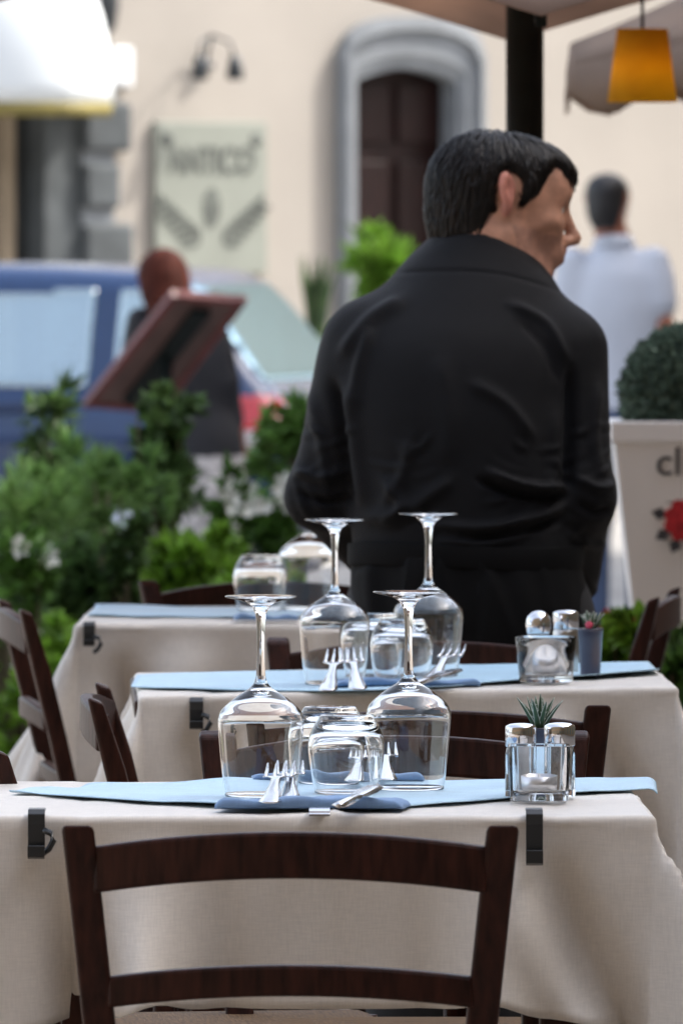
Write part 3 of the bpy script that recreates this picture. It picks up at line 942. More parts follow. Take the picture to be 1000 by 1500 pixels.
# plants by the house door
shrub('door_plant', 'bright lime green bush in front of the dark doorway', 'bush', 585, 333, 470, 56, 72, 1500, 0.10, 0.05, M['lf_bright'], clump=18, seed=25, z_base=STREET, up=.5)
ag = at(462, 430, 58)
root = empty('agave_plant', (ag.x, 58, STREET), 'dark spiky agave standing against the cream wall left of the doorway', 'plant')
mb = MB()
r_ = np.random.default_rng(5)
topz = at(462, 372, 58).z - STREET
for k in range(16):
    a = k * 2.4; q = r_.uniform(.02, .09)
    mb.sweep([(0, 0, topz - .55), (math.cos(a) * q * .6, math.sin(a) * q * .6, topz - .25), (math.cos(a) * q * 1.3, math.sin(a) * q * 1.3, topz - r_.uniform(0, .12))], [.03, .022, .002], 5)
mb.build('leaf_rosette', M['lf_dark'], root)
MB().lathe([(0, 0), (.13, 0), (.17, topz - .5), (.15, topz - .5), (.14, topz - .55), (0, topz - .55)], 20).build('pot', M['greystone'], root, True)

# white pot with clipped box ball
PY = 21.0
ps = F / PY
pc = at(1012, 615, PY)
pot = empty('topiary_pot', (pc.x, PY, 0), 'tall tapered white pot with dark lettering, a red rose emblem and a clipped box ball', 'planter')
tw = (1012 - 896) / ps
bz = 0.0
tz = pc.z
bw = tw - (tz - bz) * (34 / 310)
prof = [(bw, bz), (tw, tz - 0.04), (tw + 0.006, tz - 0.038), (tw + 0.006, tz), (tw - 0.02, tz), (tw - 0.025, tz - 0.05)]
v = []
for h_, z_ in prof:
    v += [(-h_, -h_, z_), (h_, -h_, z_), (h_, h_, z_), (-h_, h_, z_)]
f = [(i * 4 + k, i * 4 + (k + 1) % 4, (i + 1) * 4 + (k + 1) % 4, (i + 1) * 4 + k) for i in range(len(prof) - 1) for k in range(4)] + [(20, 21, 22, 23), (3, 2, 1, 0)]
bevel(obj('pot', v, f, M['whitepot'], pot, False), 0.008)
br_ = 107 / ps
bc = at(1012, 580, PY)
v, f = leaves(9000, (0, 0, bc.z), (br_ * .96, br_ * .96, br_ * .96), 0.016, 0.009, 0.1, 31, 0, 0.75)
obj('box_ball', v, f, M['lf_box'], pot, False)
MB().lathe([(0, -br_ * .85), (br_ * .6, -br_ * .6), (br_ * .85, 0), (br_ * .6, br_ * .6), (0, br_ * .85)], 20, c=(0, 0, bc.z)).build('ball_core', M['lf_box'], pot, True)


def pot_face(px, py):
    p = at(px, py, PY - tw)
    zz = p.z
    hy = bw + (tw - bw) * (zz - bz) / (tz - 0.04 - bz)
    p = at(px, py, PY - hy)
    return Vector((p.x - pc.x, -hy - 0.003, p.z))


tilt = math.atan((tw - bw) / (tz - bz))
text('cli', 0.075, M['ink'], pot, pot_face(985, 678), (R(90) - -tilt, 0, 0), extr=0.001)
q = pot_face(1004, 762)
rs = MB()
for k, (r0, ph) in enumerate(((0.042, 0), (0.030, .5), (0.019, 1.0), (0.009, 1.4))):
    n_ = 9 - k
    pts = []
    for i in range(36):
        a = 2 * math.pi * i / 36
        rr = r0 * (0.86 + 0.14 * abs(math.cos(a * n_ / 2 + ph)))
        pts.append((q.x + rr * math.cos(a), q.z + rr * 1.0 * math.sin(a)))
    v, f = extrude(pts[::-1], q.y - 0.0015 - 0.002 * k, q.y + 0.004)
    rs.add(v, f)
rs.build('rose_emblem', M['red'], pot)
lf = MB()
for a in (2.2, 2.9, 3.7, 4.3, 5.1):
    ex, ez = math.cos(a), math.sin(a)
    P = [(q.x + ex * .036, q.z + ez * .036), (q.x + ex * .05 - ez * .012, q.z + ez * .05 + ex * .012), (q.x + ex * .066, q.z + ez * .066), (q.x + ex * .05 + ez * .012, q.z + ez * .05 - ex * .012)]
    lf.add(*extrude(P[::-1], q.y - 0.0008, q.y + 0.003))
lf.build('leaf_emblem', M['ink'], pot)

# ------------------------------------------------------------------ car
CARY = 46.0
cth = R(15)
cc = at(372, 615, CARY)
half = 0.84
ca, sa = math.cos(cth), math.sin(cth)
corner = Vector((-0.12, -half, 0))
carloc = Vector((cc.x, CARY, STREET)) - Vector((corner.x * ca + corner.y * sa, -corner.x * sa + corner.y * ca, 0))
car = empty('parked_car', carloc, 'blue hatchback parked across the street behind the plants', 'car', rz=-cth)
fd = Field(np.arange(-4.15, 0.12, 0.026), np.arange(-0.95, 0.951, 0.026), np.arange(0.1, 1.56, 0.024))


def smax(a, b, k):
    h = np.maximum(k - np.abs(a - b), 0) / k
    return np.maximum(a, b) + h * h * k * .25


def lower(X, Y, Z):
    yy = np.abs(Y)
    hwid = 0.845 - 0.10 * np.clip((X + 0.35) / 0.35, 0, 1) ** 2 - 0.13 * np.clip((-3.6 - X) / 0.45, 0, 1) ** 2 - 0.06 * np.abs(Z - 0.62)
    top = 0.93 + 0.03 * np.clip((X + 3) / 3, 0, 1) - 0.16 * np.clip((-2.9 - X) / 1.1, 0, 1) ** 1.3
    d = smax(yy - hwid, Z - top, .14)
    d = smax(d, X - (0.0 - 0.06 * np.abs(Z - 0.5)), .16)
    d = smax(d, -4.03 - X, .25)
    return smax(d, 0.2 - Z, .08) + 0 * X


def cabin(X, Y, Z):
    yy = np.abs(Y)
    d = smax(yy - (0.80 - 0.34 * np.clip(Z - 0.9, -0.2, 1)), (Z - (1.455 - 0.05 * ((X + 1.5) / 1.2) ** 2)), .12)
    rear = (X + 0.10) * 0.78 + (Z - 0.95) * 0.62
    front = -(X + 3.05) * 0.50 + (Z - 0.95) * 0.866
    d = smax(d, rear, .1)
    d = smax(d, front, .12)
    return smax(d, 0.7 - Z, .05) + 0 * X


fd.add(lower, (-4.1, -.9, .1), (.1, .9, 1.5), .05)
fd.add(cabin, (-4.1, -.9, .1), (.1, .9, 1.56), .05)
for wx in (-0.72, -3.22):
    for wy in (-0.85, 0.85):
        fd.add(lambda X, Y, Z, wx=wx, wy=wy: np.maximum(np.sqrt((X - wx) ** 2 + (Z - .3) ** 2) - .345, np.abs(Y - wy) - .22) + 0 * Y, (wx - .4, wy - .25, 0), (wx + .4, wy + .25, .7), .03, op='cut')
V, Fc = fd.mesh()
V = relax(V, Fc, 2)
cen = V[Fc].mean(1)
open_ = np.zeros(len(Fc), bool)
N = vnormals(V, Fc)
cen = V[Fc].mean(1)
fn_ = np.cross(V[Fc[:, 2]] - V[Fc[:, 0]], V[Fc[:, 3]] - V[Fc[:, 1]]); fn_ /= np.linalg.norm(fn_, axis=1, keepdims=True)


def patch(name, mask, mt, off=0.006, parent=None):
    global open_
    if mt in (M['carglass'], M['rearglass']): open_ = open_ | mask
    fs = Fc[mask]
    ids, inv = np.unique(fs, return_inverse=True)
    o = obj(name, V[ids] + N[ids] * off, inv.reshape(-1, 4), mt, parent or car)
    sm = o.modifiers.new('thickness', 'SOLIDIFY'); sm.thickness = 0.008; sm.offset = -1
    return o


slope = (cen[:, 2] - 0.95) * 0.55
patch('rear_window', (fn_[:, 0] > .45) & (cen[:, 2] > 0.99) & (cen[:, 2] < 1.365) & (np.abs(cen[:, 1]) < 0.70 - .25 * (cen[:, 2] - .95)), M['rearglass'])
for sgn in (-1, 1):
    sd = (fn_[:, 1] * sgn > .6) & (cen[:, 2] > 0.955) & (cen[:, 2] < 1.345)
    for a, b in ((-2.65, -1.80), (-1.70, -0.84), (-0.74, -0.42)):
        m = sd & (cen[:, 0] > a - (cen[:, 2] - .95) * 0.0) & (cen[:, 0] < b) & (cen[:, 0] < -0.26 - slope) & (cen[:, 0] > -2.75 + slope * 2.6)
        patch('side_window', m, M['carglass'])
    patch('tail_light', (cen[:, 0] > -0.24) & (cen[:, 2] > .78) & (cen[:, 2] < .92) & (cen[:, 1] * sgn > .64), M['tail'], .012)
    patch('reversing_light', (cen[:, 0] > -0.20) & (cen[:, 2] > .71) & (cen[:, 2] < .78) & (cen[:, 1] * sgn > .72), M['tailwhite'], .010)
    patch('sill_trim', (fn_[:, 1] * sgn > .5) & (cen[:, 2] > .45) & (cen[:, 2] < .52) & (cen[:, 0] < -1.15) & (cen[:, 0] > -2.8), M['cartrim'], .012)
patch('windscreen', (fn_[:, 0] < -.3) & (cen[:, 2] > .98) & (cen[:, 2] < 1.36) & (np.abs(cen[:, 1]) < .62), M['carglass'])
obj('body', V, Fc[~open_], M['carblue'], car)
patch('bumper', (cen[:, 0] > -0.25) & (cen[:, 2] > .30) & (cen[:, 2] < .56), M['carblue'], .03)
for wx in (-0.72, -3.22):
    for wy in (-0.75, 0.75):
        wh = MB().lathe([(.19, -.09), (.275, -.095), (.305, -.06), (.305, .06), (.275, .095), (.19, .09)], 32, True).build('tyre', M['tyre'], car, True)
        wh.rotation_euler = (R(90), 0, 0); wh.location = (wx, wy, .3)
        rm = MB().lathe([(0, -.07), (.06, -.075), (.08, -.055), (.17, -.06), (.19, -.085), (.195, .085), (0, .06)], 32).build('rim', M['rim'], wh, True)
for sx_ in (-2.05, -0.98):
    for sy_ in (-.36, .36):
        mb = MB().box((sx_, sy_, .82), (.14, .5, .55), Matrix.Rotation(R(-12), 3, 'Y'))
        mb.box((sx_ + .07, sy_, 1.17), (.09, .26, .16), Matrix.Rotation(R(-8), 3, 'Y'))
        bevel(mb.build('car_seat', M['cartrim'], car, True), .04)
mb = MB().sweep([(-2.45, -.80, 1.0), (-2.42, -.93, 1.02)], .02)
mb.box((-2.4, -.98, 1.03), (.1, .2, .13)); mb.build('door_mirror', M['carblue'], car)
for x_ in (-1.72, -0.98):
    MB().box((x_ - .16, -.845, .88), (.16, .03, .03)).build('door_handle', M['carblue'], car)


# ------------------------------------------------------------------ people
def rotm(yaw, pitch, roll=0.0):
    """columns: forward, left, up. yaw from +X counter-clockwise; pitch down positive"""
    m = Matrix.Rotation(yaw, 3, 'Z') @ Matrix.Rotation(pitch, 3, 'Y') @ Matrix.Rotation(roll, 3, 'X')
    return np.array(m)


def add_head(fd, O, Rm, sc, infl=0.0, k=0.018):
    O = np.array(O)
    T = lambda p: O + Rm @ (np.array(p) * sc)
    e = lambda c, r, kk=k, rot=None, **kw: fd.ell(T(c), np.array(r) * sc + infl, kk * sc, Rm if rot is None else Rm @ rot, **kw)
    cn = lambda a, b, ra, rb, kk=k, **kw: fd.cone(T(a), T(b), ra * sc + infl, rb * sc + infl, kk * sc, **kw)
    e((-.012, 0, .027), (.100, .075, .075))
    e((.040, 0, -.02), (.055, .060, .085), .03)
    e((.035, 0, -.07), (.052, .050, .042), .03)
    cn((.062, -.012, -.108), (.062, .012, -.108), .020, .020, .025)
    for s in (-1, 1):
        cn((-.005, s * .056, -.058), (.052, s * .026, -.104), .015, .016, .025)
        e((.062, s * .040, -.028), (.022, .020, .018), .025)
    cn((.078, -.034, .022), (.078, .034, .022), .013, .013, .02)
    e((.068, 0, .05), (.03, .05, .04), .03)
    cn((.092, 0, .010), (.117, 0, -.036), .0075, .0095, .011)
    cn((.117, 0, -.037), (.099, 0, -.046), .0092, .0075, .009)
    for s in (-1, 1):
        e((.102, s * .0115, -.043), (.011, .007, .0075), .007)
    e((.085, 0, -.066), (.016, .026, .018), .018)
    cn((.097, -.014, -.062), (.097, .014, -.062), .0062, .0062, .008)
    cn((.095, -.012, -.074), (.095, .012, -.074), .0070, .0070, .008)
    fd.cone(T((.106, -.02, -.068)), T((.106, .02, -.068)), .0022, .0022, .006, op='cut')
    for s in (-1, 1):
        e((.099, s * .031, .002), (.015, .018, .012), .012, op='cut')
        e((.072, s * .060, -.058), (.026, .011, .022), .02, op='cut')
    # ears
    rot = np.array(Matrix.Rotation(R(-14), 3, 'Y'))
    for s in (-1, 1):
        r2 = rot @ np.array(Matrix.Rotation(s * R(-22), 3, 'Z'))
        e((-.019, s * .079, .015), (.0135, .0085, .030), .008, r2)
        e((-.015, s * .074, -.013), (.009, .007, .011), .008)
        e((-.013, s * .0875, .018), (.0075, .0085, .017), .003, r2, op='cut')
    return T


def add_hand(fd, wr, dr, up, flip, curl=0.9, sc=1.0):
    """palm, four unequal curled fingers and a thumb from the wrist wr along dr"""
    wr, d = np.array(wr, float), np.array(dr, float); d /= np.linalg.norm(d)
    n = np.array(up, float); n -= d * (n @ d); n /= np.linalg.norm(n)
    s = np.cross(n, d) * flip
    pal = wr + d * .05 * sc
    fd.ell(pal, np.array((.048, .038, .016)) * sc, .012, np.stack([d, s, n], 1))
    for i, (o, l) in enumerate(((-.028, .072), (-.010, .080), (.009, .075), (.027, .060))):
        p = wr + d * (.088 - abs(o) * .2) * sc + s * o * sc
        c, dd = 0.0, d
        for j, q in enumerate((.45, .32, .23)):
            c = curl * (j + .6) / 3 * 1.2
            dd = d * math.cos(c) - n * math.sin(c)
            e = p + dd * l * q * sc
            fd.cone(p, e, (.0088 - .0012 * j) * sc, (.0082 - .0012 * j) * sc, .005)
            p = e
    p = wr + d * .028 * sc - s * .030 * sc
    e = p + (d * .6 - s * .55 - n * .4) * .036 * sc
    fd.cone(p, e, .012 * sc, .010 * sc, .012)
    fd.cone(e, e + (d * .75 - s * .05 - n * .5) * .032 * sc, .010 * sc, .007 * sc, .006)


def person(name, label, base, J, mats, rz=0, sleeves='long', fold=None, skirt=False, hand_detail=True):
    """J: torso rows, head (O, R, scale), arms [(shoulder, elbow, wrist, r...)], legs [(hip, knee, ankle, toe)]"""
    root = empty(name, base, label, 'person', rz=rz)
    O, Rm, sc = J['head']
    ax = J['axes']
    bd = Field(*ax['body'])
    tor = J['torso']
    bd.loft(tor, -.016, .03)
    T = add_head(bd, O, Rm, sc)
    nb = J['neck']
    bd.cone(T((-.018, 0, -.05)), nb, .048 * sc, .054 * sc, .025)
    bd.cone(nb, (nb[0], nb[1], nb[2] - .08), .06 * sc, .07 * sc, .03)
    for s, e, w_, rs, re, rw, hd in J['arms']:
        bd.cone(s, e, rs - .016, re - .012, .03)
        bd.cone(e, w_, re - .010, rw - .012, .02)
        add_hand(bd, w_, hd[0], hd[1], hd[2], sc=J.get('hand', .95))
    for h, k_, a, t_ in J['legs']:
        bd.cone(h, k_, .072, .048, .04)
        bd.cone(k_, a, .046, .034, .03)
        bd.cone(a, t_, .034, .026, .03)
    V, Fc = bd.mesh()
    V = relax(V, Fc, 2)
    body = obj('body', V, Fc, mats['skin'], root)
    if 'stubble' in mats:
        body.data.materials.append(mats['stubble'])
        body.data.materials.append(M['lip'])
        L3 = ((V[Fc].mean(1) - np.array(O)) @ Rm) / sc
        jaw = (L3[:, 2] < -.050 + .18 * np.abs(L3[:, 1] - 0)) & (L3[:, 2] > -.14) & (L3[:, 0] > .0) & (np.abs(L3[:, 1]) < .075)
        jaw &= ~((L3[:, 0] > .088) & (L3[:, 2] > -.05))
        ear_ = (np.abs(L3[:, 1]) > .0765) & (L3[:, 2] > -.03) & (L3[:, 2] < .05) & (L3[:, 0] < .02)
        body.data.materials.append(M['earskin'])
        lip = (L3[:, 0] > .093) & (L3[:, 2] < -.056) & (L3[:, 2] > -.080) & (np.abs(L3[:, 1]) < .02)
        body.data.polygons.foreach_set('material_index', np.where(ear_, 3, np.where(lip, 2, np.where(jaw, 1, 0))).astype(np.int32))
    for s in (-1, 1):
        MB().lathe([(0, -.0105), (.006, -.0085), (.0103, -.003), (.0103, .003), (.006, .0085), (0, .0105)], 12).build('eye', M['eye'], root, True).location = Vector(T((.0765, s * .031, .001)))
    # shirt
    sf = Field(*ax['shirt'])
    sf.loft(J['shirt'], 0, .03)
    for s, e, w_, rs, re, rw, hd in J['arms']:
        if sleeves == 'long':
            sf.cone(s, e, rs, re, .045)
            d = np.array(w_) - np.array(e)
            sf.cone(e, np.array(e) + d * .93, re, rw, .03)
        else:
            d = np.array(e) - np.array(s)
            sf.cone(s, np.array(s) + d * .62, rs, re + .016, .045)
    V, Fc = sf.mesh()
    V = relax(V, Fc, 3)
    if fold is not None:
        V = V + fold(V, vnormals(V, Fc))
    obj('shirt', V, Fc, mats['shirt'], root)
    # trousers or skirt
    tf = Field(*ax['legs'])
    if skirt:
        tf.loft(J['skirt'], 0, .03)
        V, Fc = tf.mesh()
        obj('skirt', relax(V, Fc, 2), Fc, mats['legs'], root)
    else:
        hz = tor[0][0]
        tf.loft(J['seat'], 0, .04)
        for h, k_, a, t_ in J['legs']:
            tf.cone(h, k_, .092, .066, .05)
            tf.cone(k_, (a[0], a[1], a[2] + .02), .064, .055, .04)
        V, Fc = tf.mesh()
        obj('trousers', relax(V, Fc, 2), Fc, mats['legs'], root)
    for h, k_, a, t_ in J['legs']:
        xs = np.arange(min(a[0], t_[0]) - .07, max(a[0], t_[0]) + .07, .008)
        ys = np.arange(min(a[1], t_[1]) - .08, max(a[1], t_[1]) + .08, .008)
        hf = Field(xs, ys, np.arange(-.02, .14, .008))
        hf.cone((a[0], a[1], .05), (t_[0], t_[1], .035), .046, .038, .02)
        hf.cone((a[0], a[1], .05), (a[0], a[1], .10), .044, .04, .02)
        hf.add(lambda X, Y, Z: -Z + 0 * X + 0 * Y, (-9, -9, -9), (9, 9, 9), .01, op='and')
        V, Fc = hf.mesh()
        obj('shoe', V, Fc, M['shoe'], root)
    return root, T


def frame_grid(c, h, st):
    return [np.arange(c[i] - h[i], c[i] + h[i], st) for i in range(3)]


# ---- the waiter
WY = 16.3
ws = F / WY
wb = at(660, 263, WY)
W = lambda px, py, y=0.0: ((px - 660) / ws, y, CAMZ - (py - 263) / ws)
legs = [((-.055, .02, .78), (-.06, 0.0, .43), (-.065, .03, .075), (-.085, .17, .03)),
        ((.105, .02, .78), (.11, .01, .43), (.115, .05, .075), (.14, .19, .03))]
torso = [(.66, .03, .02, .150, .105), (.74, .03, .012, .168, .122), (.82, .028, .0, .168, .125), (.90, .02, .0, .161, .116), (1.0, .01, .008, .163, .118), (1.1, .003, .022, .170, .122),
         (1.19, .010, .045, .168, .116), (1.235, .018, .062, .148, .102), (1.275, .030, .078, .120, .088), (1.308, .031, .092, .092, .076), (1.338, .033, .102, .062, .062), (1.37, .036, .11, .048, .053)]
shirt_t = [r for r in torso if r[0] >= .82 and r[0] < 1.35]
arms = [(W(532, 502, .05), W(464, 728, .045), W(545, 828, .22), .055, .041, .034, ((.55, .75, -.15), (0, 0, 1), 1)),
        (W(833, 514, .05), W(851, 728, .01), W(842, 866, .15), .056, .045, .037, ((-.3, .85, -.4), (0, 0, 1), -1))]
HO = W(740, 300, .128)
HR = rotm(R(13), R(8), R(-4))
HS = .93
fold_lines = [
    # pixels of the photograph, width px, height mm (negative = crease)
    ([(560, 402), (640, 396), (740, 402), (830, 430)], 3.5, -1.1),
    ([(500, 520), (540, 470), (590, 440)], 13, 4), ([(487, 560), (500, 640), (512, 740)], 10, -7),
    ([(508, 560), (520, 650), (532, 740)], 13, 4),
    ([(545, 480), (525, 540), (520, 600)], 11, 4),
    ([(745, 445), (800, 475), (830, 530)], 9, 3.2), ([(760, 470), (800, 510), (818, 560)], 9, -2),
    ([(836, 540), (834, 640), (830, 720)], 10, -7), ([(812, 600), (808, 680), (800, 720)], 12, 3),
    ([(715, 688), (755, 706), (800, 714), (830, 712)], 7, 8), ([(700, 700), (760, 722), (825, 728)], 7, -6),
    ([(825, 740), (770, 758), (700, 770), (640, 765)], 8, 6), ([(820, 758), (760, 776), (690, 786)], 7, -6),
    ([(690, 560), (740, 590), (780, 640)], 11, 2.5), ([(560, 700), (590, 740), (560, 765)], 10, 4),
    ([(530, 760), (600, 740), (660, 700)], 13, 4), ([(600, 640), (590, 690), (560, 740)], 12, 3),
    ([(640, 520), (655, 600), (650, 680)], 20, 2), ([(780, 770), (720, 790), (640, 790)], 9, 4),
    ([(445, 560), (470, 640), (480, 720)], 12, 3), ([(430, 690), (470, 700), (505, 690)], 9, 4), ([(432, 720), (475, 735), (510, 730)], 8, -4),
    ([(875, 560), (868, 640), (880, 700)], 11, 3), ([(845, 700), (875, 715), (900, 712)], 8, 4), ([(845, 735), (870, 750), (895, 745)], 8, -4), ([(850, 790), (870, 800), (888, 795)], 8, 3.5),
]


def seg_dist(x, z, pts):
    best = np.full(x.shape, 1e9); along = np.zeros(x.shape)
    L = len(pts) - 1
    for i in range(L):
        ax_, az = pts[i]; bx, bz_ = pts[i + 1]
        q = (bx - ax_) ** 2 + (bz_ - az) ** 2 + 1e-9
        h = np.clip(((x - ax_) * (bx - ax_) + (z - az) * (bz_ - az)) / q, 0, 1)
        d = np.hypot(x - ax_ - h * (bx - ax_), z - az - h * (bz_ - az))
        m = d < best
        best = np.where(m, d, best); along = np.where(m, (i + h) / L, along)
    return best, along


def waiter_fold(V, N):
    px = V[:, 0] * ws + 660
    py = (CAMZ - V[:, 2]) * ws + 263
    back = np.clip(-N[:, 1] * 1.6, 0, 1)
    amt = np.zeros(len(V))
    for pts, wd, h in fold_lines:
        d, a = seg_dist(px, py, smooth_curve(pts, 6))
        amt += h * .0023 * np.exp(-(d / (wd * .78)) ** 2) * np.clip(np.sin(np.pi * (a * .9 + .05)) * 1.6, 0, 1)
    rr = np.random.default_rng(44)
    for x0, y0, ang, ln, h in zip(list(rr.uniform(425, 510, 12)) + list(rr.uniform(835, 900, 12)) + list(rr.uniform(530, 830, 22)),
                                  list(rr.uniform(560, 790, 12)) + list(rr.uniform(560, 860, 12)) + list(rr.uniform(640, 800, 22)),
                                  list(rr.normal(.1, .5, 12)) + list(rr.normal(-.1, .5, 12)) + list(rr.normal(-.15, .45, 22)), rr.uniform(25, 75, 46), rr.uniform(1.2, 3.2, 46)):
        dx, dy = math.cos(ang) * ln / 2, math.sin(ang) * ln / 2
        d, a = seg_dist(px, py, [(x0 - dx, y0 - dy), (x0 + dx * .2, y0 + dy * .2 + 5), (x0 + dx, y0 + dy)])
        amt += h * .001 * (np.exp(-(d / 5) ** 2) - .5 * np.exp(-((d - 9) / 6) ** 2)) * np.sin(np.pi * np.clip(a, .02, .98))
    amt += .0012 * wob(V, 38, 3) + .0006 * wob(V, 80, 4)
    return N * (amt * (0.25 + .75 * back))[:, None]


axes = dict(body=(axis((-.27, .007), (-.03, .0032), (.215, .006), (.28,)), axis((-.18, .007), (.03, .0032), (.23, .005), (.36,)), axis((-.01, .010), (.70, .005), (.92, .009), (1.26, .0032), (1.53,))),
            shirt=(axis((-.275, .0042), (.275,)), axis((-.17, .0045), (.27,)), axis((.74, .0042), (1.37,))),
            legs=(axis((-.20, .008), (.26,)), axis((-.16, .008), (.24,)), axis((.03, .009), (.96,))))
J = dict(torso=torso, shirt=shirt_t, head=(HO, HR, HS), neck=(.052, .112, 1.335), arms=arms, legs=legs, axes=axes,
         seat=[(.66, .03, .02, .150, .110), (.74, .03, .012, .166, .124), (.82, .028, .0, .160, .118), (.88, .022, .0, .150, .108)], hand=.93)
waiter, HT = person('person', 'dark haired waiter in a black shirt seen from behind, head turned to the right', (wb.x, WY, 0), J,
                    dict(skin=M['skin'], stubble=M['stubble'], shirt=M['shirt'], legs=M['trousers']), fold=waiter_fold)

# apron: wraps the hips, with a tied waistband
ab = Field(axis((-.22, .0065), (.27,)), axis((-.17, .0065), (.19,)), axis((.36, .0075), (.92,)))
ab.loft([(.40, .028, .012, .185, .140), (.55, .028, .012, .184, .140), (.70, .03, .010, .180, .135), (.80, .028, .002, .176, .132), (.868, .022, .0, .166, .121), (.895, .02, .0, .161, .117)], 0, .02)
V, Fc = ab.mesh()
V = relax(V, Fc, 2)
N = vnormals(V, Fc)
px = V[:, 0] * ws + 660; py = (CAMZ - V[:, 2]) * ws + 263
amt = .0025 * np.sin(px * .11 + 1.3 * np.sin(py * .012)) * np.clip((py - 800) / 60, 0, 1)
for pts, wd, h in (([(615, 805), (618, 850), (612, 920)], 6, -6), ([(600, 810), (598, 860), (590, 920)], 7, 6), ([(640, 806), (650, 860), (655, 930)], 8, 5), ([(520, 830), (560, 812), (610, 806)], 5, -4),
                   ([(700, 815), (730, 870), (750, 930)], 9, 4), ([(830, 806), (760, 812), (690, 806)], 5, -4), ([(540, 820), (545, 880), (550, 930)], 9, 3.5), ([(720, 806), (700, 850), (690, 930)], 6, -4), ([(790, 815), (800, 870), (820, 930)], 10, 3)):
    d, a = seg_dist(px, py, pts)
    amt += h * .001 * np.exp(-(d / wd) ** 2)
V = V + N * amt[:, None]
obj('apron', V, Fc, M['apron'], waiter)
mb = MB()
for r0 in (0,):
    n_ = 48
    vv = []
    for i in range(n_):
        a = 2 * math.pi * i / n_
        for dz, o in ((-.016, .0), (-.016, .003), (.016, .003), (.016, .0)):
            vv.append((.021 + (.1655 + o) * math.cos(a), (.1205 + o) * math.sin(a), .884 + dz + .004 * math.sin(2 * a)))
    mb.add(vv, [(i * 4 + k, ((i + 1) % n_) * 4 + k, ((i + 1) % n_) * 4 + (k + 1) % 4, i * 4 + (k + 1) % 4) for i in range(n_) for k in range(4)])
for sgn, l in ((-1, .16), (1, .19)):
    bx = W(612, 812)[0]
    mb.bar([((bx + sgn * .004, -.136, .884), (1, 0, 0), (0, 1, 0)), ((bx + sgn * .014, -.146, .884 - l * .4), (1, 0, 0), (0, 1, 0)), ((bx + sgn * .020, -.150, .884 - l), (1, 0, 0), (0, 1, 0))], .022, .003)
bevel(mb.build('apron_band', M['apron'], waiter, True), .001)

# collar: a standing band folded over, open loft round the neck
mb = MB()
n_ = 40
vv = []
for i in range(n_):
    a = 2 * math.pi * i / n_
    fr = .5 + .5 * math.sin(a)          # 1 at the far (front) side
    for (dz, dr) in ((-.030, .014), (.0, .004), (.018, .0), (.024, .003), (.020, .008), (-.004, .013), (-.018, .019)):
        vv.append((.033 + (.053 + dr) * math.cos(a), .104 + (.056 + dr) * math.sin(a), 1.318 + dz - .030 * fr + .01 * (1 - fr) * 0))
m_ = 7
mb.add(vv, [(i * m_ + k, ((i + 1) % n_) * m_ + k, ((i + 1) % n_) * m_ + (k + 1) % m_, i * m_ + (k + 1) % m_) for i in range(n_) for k in range(m_)])
co = mb.build('collar', M['shirt'], waiter, True)


# hair: a shell over the skull, then locks laid along it
def hair_shell(root, O, Rm, sc, matl, long=False, step=.0035, bald=False, fall=None):
    O = np.array(O)
    T = lambda p: O + Rm @ (np.array(p) * sc)
    h = .16 * sc
    zl = .30 if long else h
    fd = Field(np.arange(O[0] - h, O[0] + h, step), np.arange(O[1] - h, O[1] + h, step), np.arange(O[2] - (zl if long else h), O[2] + h, step))
    fd.ell(T((-.016, 0, .029)), np.array((.106, .081, .081)) * sc, .01, Rm)
    fd.ell(T((-.050, 0, -.02)), np.array((.062, .060, .062)) * sc, .03, Rm)
    if long:
        fd.ell(T((-.045, 0, -.10)), np.array((.065, .095, .15)) * sc, .05, Rm)
    if fall is not None:
        fd.cone(T((-.02, 0, .0)), fall, .078, .060, .05)
    fd.ell(T((.050, 0, .058)), np.array((.049, .060, .030)) * sc, .03, Rm)
    fd.ell(T((-.044, 0, -.050)), np.array((.060, .060, .080)) * sc, .03, Rm)
    for s in (-1, 1):
        fd.cone(T((.018, s * .067, .03)), T((.014, s * .069, -.004)), .010 * sc, .0035 * sc, .010)      # sideburn

    def front(X, Y, Z):
        dx, dy, dz = X - O[0], Y - O[1], Z - O[2]
        x = (Rm[0, 0] * dx + Rm[1, 0] * dy + Rm[2, 0] * dz) / sc
        y = (Rm[0, 1] * dx + Rm[1, 1] * dy + Rm[2, 1] * dz) / sc
        z = (Rm[0, 2] * dx + Rm[1, 2] * dy + Rm[2, 2] * dz) / sc
        face = np.minimum(x - .026 - .35 * np.clip(z, 0, .1) + .9 * np.clip(.022 - z, 0, .04), .042 + .026 * np.exp(-((x - .062) / .022) ** 2) + .004 * np.sin(y * 190) + .003 * np.sin(y * 333 + 1) - z)               # in front of the temple line and below the fringe
        face = np.minimum(face, 1)
        ear = .026 - np.sqrt(((x + .013) / 0.95) ** 2 + (np.abs(y) - .082) ** 2 * .6 + ((z - .012) / 1.5) ** 2)
        nape = (-.108 + .004 * np.sin(y * 170 + x * 120) - z) if not long else (-.34 - z)
        under = np.minimum(-.016 - z, x + .040)
        r_ = np.maximum(face, nape)
        if not long:
            r_ = np.maximum(np.maximum(r_, ear), under)
        if bald:
            r_ = np.maximum(r_, .045 - np.sqrt((x + .03) ** 2 + (y - .03) ** 2 + (z - .125) ** 2))
        return -r_ * sc
    fd.add(front, (-9, -9, -9), (9, 9, 9), .008, op='cut' if False else 'and') if False else fd.add(lambda X, Y, Z: -front(X, Y, Z), (-9, -9, -9), (9, 9, 9), .008, op='and')
    V, Fc = fd.mesh()
    V = relax(V, Fc, 2)
    N = vnormals(V, Fc)
    V = V + N * (.0012 * wob(V, 90, 8) + .0012 * wob(V, 200, 9))[:, None]
    o = obj('hair', V, Fc, matl, root)
    return o, V, N


